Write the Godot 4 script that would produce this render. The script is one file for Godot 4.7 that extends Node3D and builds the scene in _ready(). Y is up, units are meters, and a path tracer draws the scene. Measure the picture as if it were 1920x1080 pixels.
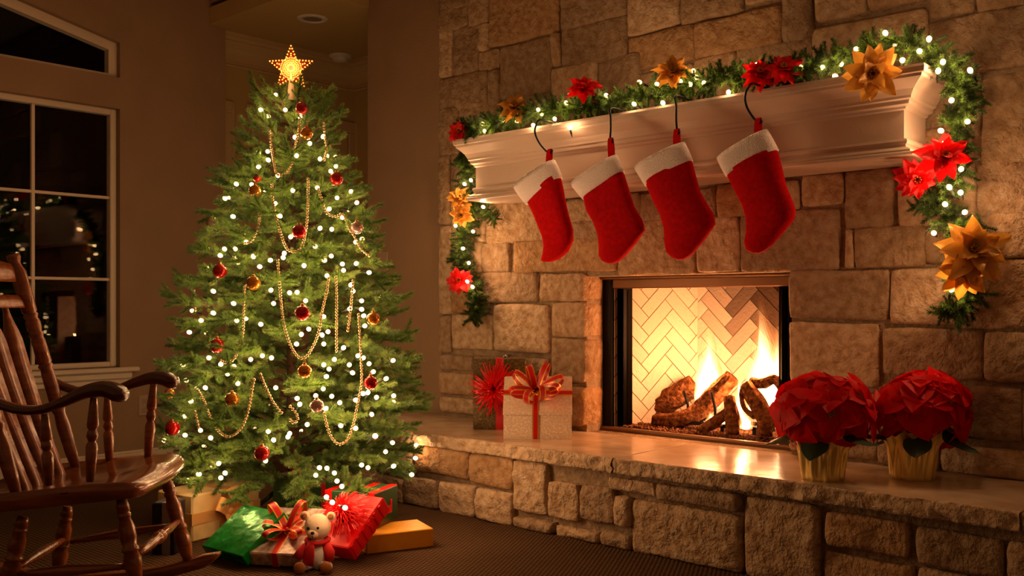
extends Node3D
# A sitting room at night: a lit tree, a stone fireplace with stockings, a rocking chair. Units are metres, y is up;
# the eye stands over the origin, x runs along the fireplace wall and -z points into it.

const FOCAL := 1802.0      # pixels
const MID_X := 960.0
const HORIZON := 572.0
const EYE_H := 0.894
const YAW := 42.3
const STONE_Z := 3.36      # distance from the eye to the face of the stone wall
const FRAME_Z := 3.474     # to the metal frame of the firebox, behind the stone reveal
const LEFT_X := 5.15       # to the wall with the window
const HALL_X := 5.32       # to the wall with the doors
const HEARTH_H := 0.333
const FIRE_L := -2.618
const FIRE_R := -1.655

var eye := Vector3(0, EYE_H, 0)
var fwd := Vector3(-sin(deg_to_rad(YAW)), 0, -cos(deg_to_rad(YAW)))
var rgt := Vector3(cos(deg_to_rad(YAW)), 0, -sin(deg_to_rad(YAW)))
var rng := RandomNumberGenerator.new()
var used := {}
var mats := {}
var noise_tex := {}
var relief := FastNoiseLite.new()

# ---------------------------------------------------------------- places
func ray(px: float, py: float) -> Vector3:
	return fwd + rgt * ((px - MID_X) / FOCAL) + Vector3.UP * ((HORIZON - py) / FOCAL)

func on_wall(px: float, py: float, n: float) -> Vector3:      # on the plane z = -n
	var r := ray(px, py)
	return eye + r * (n / -r.z)

func on_left(px: float, py: float, n: float) -> Vector3:      # on the plane x = -n
	var r := ray(px, py)
	return eye + r * (n / -r.x)

func on_level(px: float, py: float, h: float) -> Vector3:     # at the height h
	var r := ray(px, py)
	return eye + r * ((h - EYE_H) / r.y)

func at_depth(px: float, py: float, d: float) -> Vector3:
	return eye + ray(px, py) * d

# ---------------------------------------------------------------- nodes
func numbered(called: String) -> String:
	if not used.has(called):
		used[called] = 0
		return called
	used[called] += 1
	return "%s_%03d" % [called, used[called]]

func tag(o: Node, label: String, category: String, group := "", kind := "") -> void:
	o.set_meta("label", label)
	o.set_meta("category", category)
	if group != "":
		o.set_meta("group", group)
	if kind != "":
		o.set_meta("kind", kind)

func thing(called: String, label: String, category: String, at := Vector3.ZERO, group := "", kind := "") -> Node3D:
	var o := Node3D.new()
	o.name = numbered(called)
	add_child(o)
	o.position = at
	tag(o, label, category, group, kind)
	return o

func part(parent: Node, called: String, mesh: Mesh, m: Material, at := Transform3D.IDENTITY, label := "") -> MeshInstance3D:
	var o := MeshInstance3D.new()
	o.name = called
	o.mesh = mesh
	o.material_override = m
	o.transform = at
	o.cast_shadow = GeometryInstance3D.SHADOW_CASTING_SETTING_ON
	parent.add_child(o, true)
	if label != "":
		o.set_meta("label", label)
	return o

func scatter(parent: Node, called: String, mesh: Mesh, m: Material, places: Array) -> MultiMeshInstance3D:
	var mm := MultiMesh.new()
	mm.transform_format = MultiMesh.TRANSFORM_3D
	mm.mesh = mesh
	mm.instance_count = places.size()
	for i in places.size():
		var t: Transform3D = places[i]
		mm.set_instance_transform(i, t)
	var o := MultiMeshInstance3D.new()
	o.name = called
	o.multimesh = mm
	o.material_override = m
	parent.add_child(o, true)
	o.set_meta("kind", "stuff")
	return o

func lamp(parent: Node, called: String, at: Vector3, c: Color, energy: float, size: float) -> OmniLight3D:
	var l := OmniLight3D.new()
	l.name = called
	l.light_color = c
	l.light_energy = energy
	l.light_size = size
	l.omni_range = 12.0
	l.omni_attenuation = 2.0
	l.shadow_enabled = true
	parent.add_child(l, true)
	l.position = at
	return l

# ---------------------------------------------------------------- materials
func noise_texture(key: String, freq: float, octaves: int, lo: Color, hi: Color, size := 512, kind := FastNoiseLite.TYPE_SIMPLEX_SMOOTH, mid = null) -> NoiseTexture2D:
	if noise_tex.has(key):
		return noise_tex[key]
	var n := FastNoiseLite.new()
	n.seed = key.length() * 7 + 3
	n.noise_type = kind
	n.frequency = freq
	n.fractal_octaves = octaves
	n.fractal_gain = 0.62 if key.ends_with("relief") else 0.5
	var t := NoiseTexture2D.new()
	t.width = size
	t.height = size
	t.seamless = true
	t.noise = n
	var g := Gradient.new()
	g.set_color(0, lo)
	g.set_color(1, hi)
	if mid != null:
		g.add_point(0.5, mid)
	t.color_ramp = g
	noise_tex[key] = t
	return t

func plain(key: String, c: Color, rough := 0.7, metal := 0.0, spec := 0.5) -> StandardMaterial3D:
	if mats.has(key):
		return mats[key]
	var m := StandardMaterial3D.new()
	m.resource_name = key
	m.albedo_color = c
	m.roughness = rough
	m.metallic = metal
	m.metallic_specular = spec
	mats[key] = m
	return m

func tri_map(m: StandardMaterial3D, tex: Texture2D, scale: Vector3, world := false) -> void:
	m.albedo_texture = tex
	m.uv1_triplanar = true
	m.uv1_world_triplanar = world
	m.uv1_scale = scale

func bump(m: StandardMaterial3D, tex: Texture2D, cm: float) -> void:
	m.heightmap_enabled = true
	m.heightmap_texture = tex
	m.heightmap_scale = cm

func stone_mat(k: int) -> StandardMaterial3D:
	var tints := [Color(0.78, 0.70, 0.60), Color(0.71, 0.64, 0.55), Color(0.84, 0.77, 0.68), Color(0.76, 0.65, 0.52), Color(0.69, 0.62, 0.54)]
	var m := plain("stone_%d" % k, tints[k], 0.88, 0.0, 0.25)
	if m.albedo_texture == null:
		tri_map(m, noise_texture("stone_tone", 0.012, 6, Color(0.74, 0.63, 0.50), Color(1, 0.99, 0.97), 1024, FastNoiseLite.TYPE_SIMPLEX_SMOOTH, Color(0.90, 0.84, 0.76)), Vector3(1.6, 1.6, 1.6), true)
		m.uv1_offset = Vector3(k * 0.37, k * 0.21, k * 0.13)
		bump(m, noise_texture("stone_relief", 0.010, 8, Color.BLACK, Color.WHITE, 1024), 1.6)
	return m

func wood_mat(key: String, dark: Color, light: Color, rough := 0.28) -> StandardMaterial3D:
	var m := plain(key, Color.WHITE, rough, 0.0, 0.5)
	if m.albedo_texture == null:
		tri_map(m, noise_texture(key + "_grain", 0.02, 4, dark, light, 256), Vector3(0.9, 6.0, 6.0))
		m.clearcoat_enabled = true
		m.clearcoat = 0.5
		m.clearcoat_roughness = 0.15
	return m

# ---------------------------------------------------------------- meshes
func begin() -> SurfaceTool:
	var s := SurfaceTool.new()
	s.begin(Mesh.PRIMITIVE_TRIANGLES)
	return s

func done(s: SurfaceTool) -> ArrayMesh:
	s.generate_normals()
	s.index()
	return s.commit()

func smooth(s: SurfaceTool, on: bool) -> void:
	s.set_smooth_group(0 if on else -1)

func tri(s: SurfaceTool, a: Vector3, b: Vector3, c: Vector3, out: Vector3) -> void:
	if (c - a).cross(b - a).dot(out) < 0.0:
		var t := b
		b = c
		c = t
	for p in [a, b, c]:
		s.set_uv(Vector2.ZERO)
		s.add_vertex(p)

func quad(s: SurfaceTool, a: Vector3, b: Vector3, c: Vector3, d: Vector3, out: Vector3) -> void:
	tri(s, a, b, c, out)
	tri(s, a, c, d, out)

func sheet(s: SurfaceTool, rows: Array, wrap := false) -> void:
	var m := rows.size()
	var n: int = rows[0].size()
	var cols := n if wrap else n - 1
	var flip := false
	if wrap:
		var mid := Vector3.ZERO
		for r in rows:
			for p in r:
				mid += p
		mid /= float(m * n)
		var sum := 0.0
		for i in m - 1:
			var c0 := Vector3.ZERO
			for p in rows[i]:
				c0 += p
			for p in rows[i + 1]:
				c0 += p
			c0 /= float(2 * n)
			for j in n:
				var a: Vector3 = rows[i][j]
				var b: Vector3 = rows[i][(j + 1) % n]
				var c: Vector3 = rows[i + 1][(j + 1) % n]
				var d: Vector3 = rows[i + 1][j]
				sum += (c - a).cross(b - a).dot((a + b + c + d) * 0.25 - c0)
				sum += (d - a).cross(c - a).dot((a + b + c + d) * 0.25 - c0)
		flip = sum < 0.0
	for i in m - 1:
		for j in cols:
			var k := (j + 1) % n
			var idx := [[i, j], [i, k], [i + 1, k], [i, j], [i + 1, k], [i + 1, j]]
			if flip:
				idx = [[i, j], [i + 1, k], [i, k], [i, j], [i + 1, j], [i + 1, k]]
			for q in idx:
				var qj: int = q[1]
				if wrap and qj == 0 and j == n - 1:
					s.set_uv(Vector2(1.0, float(q[0]) / (m - 1)))
				else:
					s.set_uv(Vector2(float(qj) / float(cols), float(q[0]) / (m - 1)))
				var p: Vector3 = rows[q[0]][qj]
				s.add_vertex(p)

func path_frames(pts: Array) -> Array:
	var out := []
	var last := Vector3.ZERO
	for i in pts.size():
		var a: Vector3 = pts[maxi(i - 1, 0)]
		var b: Vector3 = pts[mini(i + 1, pts.size() - 1)]
		var t := (b - a).normalized()
		var side := last
		if i == 0:
			side = t.cross(Vector3.UP) if absf(t.y) < 0.9 else t.cross(Vector3.RIGHT)
		side = (side - t * side.dot(t)).normalized()
		last = side
		out.append([t, side, side.cross(t).normalized()])
	return out

func tube(s: SurfaceTool, pts: Array, radii: Array, seg := 8, flat := 1.0) -> void:
	# flat squashes the section along the second side axis
	var rows := []
	var fr := path_frames(pts)
	for i in pts.size():
		var r: float = radii[i] if radii.size() > 1 else radii[0]
		var row := PackedVector3Array()
		for j in seg:
			var a := TAU * j / seg
			row.append(pts[i] + (fr[i][1] * cos(a) + fr[i][2] * sin(a) * flat) * r)
		if i == 0:
			var cap := PackedVector3Array()
			for j in seg:
				cap.append(pts[0] + (row[j] - pts[0]) * 0.02)
			rows.append(cap)
		rows.append(row)
		if i == pts.size() - 1:
			var cap := PackedVector3Array()
			for j in seg:
				cap.append(pts[i] + (row[j] - pts[i]) * 0.02)
			rows.append(cap)
	sheet(s, rows, true)

func turned(s: SurfaceTool, a: Vector3, b: Vector3, prof: Array, seg := 14) -> void:
	var pts := []
	var radii := []
	for p in prof:
		pts.append(a.lerp(b, p[0]))
		radii.append(p[1])
	tube(s, pts, radii, seg)

func lathe(s: SurfaceTool, prof: Array, seg := 24, at := Transform3D.IDENTITY) -> void:
	var rows := []
	for p in prof:
		var row := PackedVector3Array()
		for j in seg:
			var a := TAU * j / seg
			row.append(at * Vector3(cos(a) * p.x, p.y, sin(a) * p.x))
		rows.append(row)
	sheet(s, rows, true)

func ball(s: SurfaceTool, at: Vector3, r: Vector3, seg := 16, rings := 10, turn := Basis.IDENTITY) -> void:
	var rows := []
	for i in rings + 1:
		var th := PI * i / rings
		var row := PackedVector3Array()
		for j in seg:
			var a := TAU * j / seg
			row.append(at + turn * (Vector3(sin(th) * cos(a), cos(th), sin(th) * sin(a)) * r))
		rows.append(row)
	sheet(s, rows, true)

func block(s: SurfaceTool, lo: Vector3, hi: Vector3, bevel := 0.002, at := Transform3D.IDENTITY) -> void:
	smooth(s, false)
	var c := (lo + hi) * 0.5
	var h := (hi - lo) * 0.5
	var b := minf(bevel, minf(h.x, minf(h.y, h.z)) * 0.9)
	var f := func(axis: int, sg: Vector3) -> Vector3:
		var v := Vector3(sg.x * (h.x - b), sg.y * (h.y - b), sg.z * (h.z - b))
		v[axis] = sg[axis] * h[axis]
		return at * (c + v)
	var dirs := [1.0, -1.0]
	for axis in 3:
		var u := (axis + 1) % 3
		var w := (axis + 2) % 3
		for sg in dirs:
			var p := []
			for q in [[1, 1], [1, -1], [-1, -1], [-1, 1]]:
				var v := Vector3.ZERO
				v[axis] = sg
				v[u] = q[0]
				v[w] = q[1]
				p.append((f as Callable).call(axis, v))
			var o := Vector3.ZERO
			o[axis] = sg
			quad(s, p[0], p[1], p[2], p[3], at.basis * o)
		for su in dirs:
			for sw in dirs:      # the edge that runs along this axis
				var v0 := Vector3.ZERO
				v0[u] = su
				v0[w] = sw
				var v1 := v0
				v0[axis] = 1.0
				v1[axis] = -1.0
				var o := Vector3.ZERO
				o[u] = su
				o[w] = sw
				quad(s, (f as Callable).call(u, v0), (f as Callable).call(u, v1), (f as Callable).call(w, v1), (f as Callable).call(w, v0), at.basis * o)
	for sx in dirs:
		for sy in dirs:
			for sz in dirs:
				var v := Vector3(sx, sy, sz)
				tri(s, (f as Callable).call(0, v), (f as Callable).call(1, v), (f as Callable).call(2, v), at.basis * v)
	smooth(s, true)

func box(lo: Vector3, hi: Vector3, bevel := 0.002) -> ArrayMesh:
	var s := begin()
	block(s, lo, hi, bevel)
	return done(s)

func prism(s: SurfaceTool, poly: PackedVector2Array, at: Transform3D, depth: float) -> void:
	# poly in at's xy plane, extruded from z = 0 to z = -depth
	smooth(s, false)
	var t := Geometry2D.triangulate_polygon(poly)
	var z0 := Vector3(0, 0, -depth)
	for i in range(0, t.size(), 3):
		var a := Vector3(poly[t[i]].x, poly[t[i]].y, 0)
		var b := Vector3(poly[t[i + 1]].x, poly[t[i + 1]].y, 0)
		var c := Vector3(poly[t[i + 2]].x, poly[t[i + 2]].y, 0)
		tri(s, at * a, at * b, at * c, at.basis.z)
		tri(s, at * (a + z0), at * (b + z0), at * (c + z0), -at.basis.z)
	var mid := Vector2.ZERO
	for p in poly:
		mid += p
	mid /= poly.size()
	var ccw := not Geometry2D.is_polygon_clockwise(poly)
	for i in poly.size():
		var p := poly[i]
		var q := poly[(i + 1) % poly.size()]
		var n2 := (q - p).orthogonal() * (-1.0 if ccw else 1.0)
		# orthogonal() turns the edge a quarter; the sign is settled against a point just inside
		var test := (p + q) * 0.5 + n2.normalized() * 0.0005
		if Geometry2D.is_point_in_polygon(test, poly):
			n2 = -n2
		quad(s, at * Vector3(p.x, p.y, 0), at * Vector3(q.x, q.y, 0), at * Vector3(q.x, q.y, -depth), at * Vector3(p.x, p.y, -depth), at.basis * Vector3(n2.x, n2.y, 0))
	smooth(s, true)

func run_of(pts: Array, step: float) -> Array:      # evenly spaced points along a smooth line through pts
	var c := Curve3D.new()
	for i in pts.size():
		var a: Vector3 = pts[maxi(i - 1, 0)]
		var b: Vector3 = pts[mini(i + 1, pts.size() - 1)]
		var t := (b - a) / 6.0
		c.add_point(pts[i], -t, t)
	c.bake_interval = step * 0.5
	var n := maxi(2, int(c.get_baked_length() / step) + 1)
	var out := []
	for i in n:
		out.append(c.sample_baked(c.get_baked_length() * i / (n - 1), true))
	return out

func ribbon(s: SurfaceTool, pts: Array, width: Array, across: Array, lo := 0.0, hi := 1.0) -> void:
	# a band along pts; across holds the direction of its width at each point (one = everywhere the same)
	var rows := []
	for i in pts.size():
		var w: float = width[i] if width.size() > 1 else width[0]
		var d: Vector3 = across[i] if across.size() > 1 else across[0]
		d = d.normalized()
		var row := PackedVector3Array()
		for k in 3:
			row.append(pts[i] + d * w * (lerpf(lo, hi, k / 2.0) - 0.5))
		rows.append(row)
	sheet(s, rows)

# ---------------------------------------------------------------- masonry
func stone(w: float, h: float, proud: float, deep: float, rough: float) -> ArrayMesh:
	# a split-faced block: x 0..w, y 0..h, its face about z = proud, its sides going back to -deep
	var seed_at := Vector2(rng.randf() * 500.0, rng.randf() * 500.0)
	var xs := [0.0, 0.0, 0.009 / w]
	var ys := [0.0, 0.0, 0.009 / h]
	var nx := clampi(int(w / 0.022), 2, 22)
	var ny := clampi(int(h / 0.022), 2, 16)
	for i in range(1, nx):
		xs.append(lerpf(0.009 / w, 1.0 - 0.009 / w, float(i) / nx))
	xs.append_array([1.0 - 0.009 / w, 1.0, 1.0])
	for i in range(1, ny):
		ys.append(lerpf(0.009 / h, 1.0 - 0.009 / h, float(i) / ny))
	ys.append_array([1.0 - 0.009 / h, 1.0, 1.0])
	var rows := []
	for j in ys.size():
		var row := PackedVector3Array()
		for i in xs.size():
			var u: float = xs[i]
			var v: float = ys[j]
			var p := Vector2(u * w, v * h)
			var q := (p + seed_at) * 100.0
			# a wandering outline and knocked-off corners
			var edge_x := relief.get_noise_2d(q.y * 0.35, seed_at.x + (50.0 if u > 0.5 else 0.0)) * 0.007
			var edge_y := relief.get_noise_2d(q.x * 0.35, seed_at.y + (90.0 if v > 0.5 else 0.0)) * 0.007
			p += Vector2(edge_x * absf(u * 2.0 - 1.0), edge_y * absf(v * 2.0 - 1.0))
			var corner := clampf(1.0 - Vector2(minf(u, 1.0 - u) * w, minf(v, 1.0 - v) * h).length() / 0.025, 0.0, 1.0)
			p += Vector2(w * (0.5 - u), h * (0.5 - v)).normalized() * corner * 0.006
			var back := i == 0 or j == 0 or i == xs.size() - 1 or j == ys.size() - 1
			var rim := i == 1 or j == 1 or i == xs.size() - 2 or j == ys.size() - 2
			var big := relief.get_noise_2d(q.x * 0.28, q.y * 0.34)
			var ridge := absf(relief.get_noise_2d(q.x * 0.4 + 300.0, q.y * 0.9 + 100.0))
			var z := proud + (big * 1.3 - ridge * 0.9 + 0.2 + relief.get_noise_2d(q.x * 1.6, q.y * 1.9) * 0.5) * rough
			if rim:
				z = minf(z, proud) * 0.5 - 0.003
			if back:
				z = -deep
			row.append(Vector3(p.x, p.y, z))
		rows.append(row)
	var s := begin()
	smooth(s, true)
	# rows run upwards, columns to the right: seen from +z the sheet must be wound clockwise
	var fl := []
	for j in range(rows.size() - 1, -1, -1):
		fl.append(rows[j])
	sheet(s, fl)
	return done(s)

func lay(parent: Node, list: Array, plane_n: float, rough: float, floor_y: float) -> void:
	# each entry: left, top, right, bottom of a block as seen, on the plane z = -plane_n
	for e in list:
		var a := on_wall(e[0], e[1], plane_n)
		var b := on_wall(e[2], e[3], plane_n)
		a += Vector3(-0.004, 0.0045, 0)
		b += Vector3(0.004, -0.0045, 0)
		lay_rect(parent, a.x if e.size() < 5 or e[4] == 1 else FIRE_R, b.x if e.size() < 5 or e[4] == 2 else FIRE_L, maxf(b.y, floor_y), a.y, plane_n, rough, 0.03 if e.size() < 5 else 0.125, 0.0)

func lay_rect(parent: Node, x0: float, x1: float, y0: float, y1: float, plane_n: float, rough: float, deep: float, gap: float) -> void:
	var w := x1 - x0 - gap
	var h := y1 - y0 - gap
	if w < 0.03 or h < 0.03:
		return
	var m := stone(w, h, rng.randf_range(0.002, 0.014), deep, rough)
	part(parent, "stone", m, stone_mat(rng.randi() % 5), Transform3D(Basis.IDENTITY, Vector3(x0 + gap * 0.5, y0 + gap * 0.5, -plane_n)))

# ---------------------------------------------------------------- the room
func _ready() -> void:
	rng.seed = 20241
	relief.seed = 5
	relief.noise_type = FastNoiseLite.TYPE_SIMPLEX_SMOOTH
	relief.frequency = 0.09
	relief.fractal_octaves = 3
	var cam := Camera3D.new()
	cam.name = "camera"
	cam.projection = Camera3D.PROJECTION_FRUSTUM
	cam.near = 0.05
	cam.far = 60.0
	cam.size = 1080.0 / FOCAL * cam.near
	cam.frustum_offset = Vector2(0, (HORIZON - 540.0) / FOCAL * cam.near)
	cam.position = eye
	cam.rotation.y = deg_to_rad(YAW)
	add_child(cam)
	cam.current = true
	var env := Environment.new()
	env.background_mode = Environment.BG_COLOR
	env.background_color = Color(0, 0, 0)
	env.tonemap_mode = Environment.TONE_MAPPER_LINEAR
	env.tonemap_exposure = 0.9
	env.sdfgi_enabled = true
	env.ssao_enabled = true
	env.ssil_enabled = true
	var we := WorldEnvironment.new()
	we.name = "world_environment"
	we.environment = env
	add_child(we)

	build_room()
	build_hall()
	build_windows()
	build_stone_wall()
	build_hearth()
	build_firebox()
	build_fire()
	build_mantel()
	build_chair()
	build_tree()
	build_garland()
	build_stockings()
	build_gifts()
	build_bear()
	build_poinsettias()

const TREE_GLOW := 0.0092
const GARLAND_GLOW := 0.0165
const FIRE_GLOW := 0.36

func wall_paint() -> StandardMaterial3D:
	var m := plain("wall_paint", Color(0.64, 0.53, 0.42), 0.85, 0.0, 0.3)
	if m.albedo_texture == null:
		tri_map(m, noise_texture("paint", 0.01, 3, Color(0.95, 0.95, 0.94), Color.WHITE, 256), Vector3.ONE, true)
		bump(m, noise_texture("paint_grain", 0.12, 3, Color.BLACK, Color.WHITE, 512), 0.12)
	return m

func trim_paint() -> StandardMaterial3D:
	return plain("trim_paint", Color(0.88, 0.82, 0.73), 0.45)

func structure(called: String, mesh: Mesh, m: Material, label: String, category: String, at := Vector3.ZERO) -> MeshInstance3D:
	var o := part(self, called, mesh, m, Transform3D(Basis.IDENTITY, at))
	tag(o, label, category, "", "structure")
	return o

func carpet_mat() -> StandardMaterial3D:
	var n := 96
	var color := Image.create(n, n, false, Image.FORMAT_RGB8)
	var high := Image.create(n, n, false, Image.FORMAT_RGB8)
	var speck := FastNoiseLite.new()
	speck.seed = 9
	speck.frequency = 0.4
	for y in n:
		for x in n:
			# rows of loops, every second row set half a loop aside
			var row := y / 12
			var u := fposmod((x + (6.0 if row % 2 == 1 else 0.0)) / 12.0, 1.0) - 0.5
			var v := (y % 12) / 12.0 - 0.45
			var k := clampf(1.0 - sqrt(u * u * 3.4 + v * v * 3.4), 0.0, 1.0)
			var g := speck.get_noise_2d(x, y) * 0.05
			var c := 0.62 + 0.38 * smoothstep(0.05, 0.6, k) + g
			color.set_pixel(x, y, Color(c, c * 0.97, c * 0.92))
			high.set_pixel(x, y, Color(k, k, k))
	var m := plain("carpet", Color(0.42, 0.33, 0.25), 0.95, 0.0, 0.1)
	tri_map(m, ImageTexture.create_from_image(color), Vector3(7.5, 7.5, 7.5), true)
	bump(m, ImageTexture.create_from_image(high), 0.5)
	return m

func build_room() -> void:
	var p := wall_paint()
	var fl := structure("floor", box(Vector3(-5.7, -0.1, -4.6), Vector3(2.7, 0.0, 2.7), 0.001), carpet_mat(), "brown looped carpet with a fine woven dot pattern", "carpet")
	fl.set_meta("kind", "structure")
	structure("ceiling", box(Vector3(-5.7, 3.3, -4.6), Vector3(2.7, 3.42, 2.7), 0.001), plain("ceiling_paint", Color(0.93, 0.90, 0.86), 0.9, 0.0, 0.3), "plain cream ceiling high over the sitting room", "ceiling")
	# the window wall: pieces round two openings
	var s := begin()
	var x0 := -LEFT_X - 0.14
	var x1 := -LEFT_X
	# z of the openings, from the far jamb back towards the eye
	var zf := on_left(225, 300, LEFT_X).z
	var zn := -0.98
	var y_lo := on_left(225, 688, LEFT_X).y
	var y_hi := on_left(225, 204, LEFT_X).y
	var t_lo := on_left(222, 145, LEFT_X).y
	var t_far := on_left(222, 79, LEFT_X).y
	var t_near := t_far + (zn - zf) * 0.225
	block(s, Vector3(x0, 0, -3.107), Vector3(x1, 3.3, zf), 0.00004)
	block(s, Vector3(x0, 0, zn), Vector3(x1, 3.3, 1.7), 0.00004)
	block(s, Vector3(x0, 0, zf), Vector3(x1, y_lo, zn), 0.00004)
	block(s, Vector3(x0, y_hi, zf), Vector3(x1, t_lo, zn), 0.00004)
	prism(s, PackedVector2Array([Vector2(zf, t_far), Vector2(zn, t_near), Vector2(zn, 3.3), Vector2(zf, 3.3)]), Transform3D(Basis(Vector3(0, 0, 1), Vector3.UP, Vector3(-1, 0, 0)), Vector3(x0, 0, 0)), 0.14)
	structure("wall_left", done(s), p, "cream painted wall with the dark window and its slanted transom", "wall")
	# the drywall beside the chimney, and the header across the corner opening
	s = begin()
	block(s, Vector3(-4.215, 0, -4.3), Vector3(-3.3, 3.3, -3.43), 0.004)
	structure("wall_corner", done(s), p, "plain strip of cream wall between the hall opening and the stone", "wall")
	s = begin()
	block(s, Vector3(-5.45, 2.68, -4.3), Vector3(-4.1, 3.3, -3.0), 0.002)
	structure("wall_header", done(s), p, "wall above the hall opening, out of sight overhead", "wall")
	structure("wall_fireplace_end", box(Vector3(0.7, 0, -3.6), Vector3(2.7, 3.3, -3.42), 0.002), plain("pale_paint", Color(0.90, 0.86, 0.80), 0.9, 0.0, 0.3), "cream wall to the right of the stone chimney", "wall")
	structure("wall_right", box(Vector3(1.5, 0, -3.6), Vector3(1.65, 3.3, 1.85), 0.002), plain("pale_paint", Color(0.90, 0.86, 0.80), 0.9, 0.0, 0.3), "cream wall on the right of the sitting room", "wall")
	structure("wall_back", box(Vector3(-5.4, 0, 1.7), Vector3(1.65, 3.3, 1.85), 0.002), plain("pale_paint", Color(0.90, 0.86, 0.80), 0.9, 0.0, 0.3), "cream wall behind the viewer", "wall")
	# baseboards
	s = begin()
	block(s, Vector3(-LEFT_X, 0, -3.107), Vector3(-LEFT_X + 0.016, 0.072, 1.7), 0.003)
	block(s, Vector3(-LEFT_X, 0.072, -3.107), Vector3(-LEFT_X + 0.010, 0.088, 1.7), 0.004)
	structure("baseboard_left", done(s), trim_paint(), "painted baseboard under the window", "baseboard")
	# outlet and switch plates
	var c := on_left(271, 760, LEFT_X)
	var plate := thing("wall_outlet", "pale outlet plate low on the window wall behind the rocking chair", "outlet", c)
	part(plate, "cover_plate", box(Vector3(0, -0.058, -0.036), Vector3(0.006, 0.058, 0.036), 0.003), plain("plate", Color(0.68, 0.59, 0.50), 0.5))
	for k in [-0.024, 0.024]:
		part(plate, "socket", box(Vector3(0.005, k - 0.014, -0.017), Vector3(0.008, k + 0.014, 0.017), 0.003), plain("socket", Color(0.64, 0.55, 0.46), 0.4))
	c = on_wall(718, 493, 3.43)
	plate = thing("light_switch", "pale double switch plate on the wall right of the tree", "switch", c)
	part(plate, "cover_plate", box(Vector3(-0.045, -0.062, 0), Vector3(0.045, 0.062, 0.006), 0.003), plain("plate", Color(0.68, 0.59, 0.50), 0.5))
	for k in [-0.022, 0.022]:
		part(plate, "rocker_switch", box(Vector3(k - 0.015, -0.032, 0.004), Vector3(k + 0.015, 0.032, 0.009), 0.002), plain("plate", Color(0.68, 0.59, 0.50), 0.5))

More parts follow.
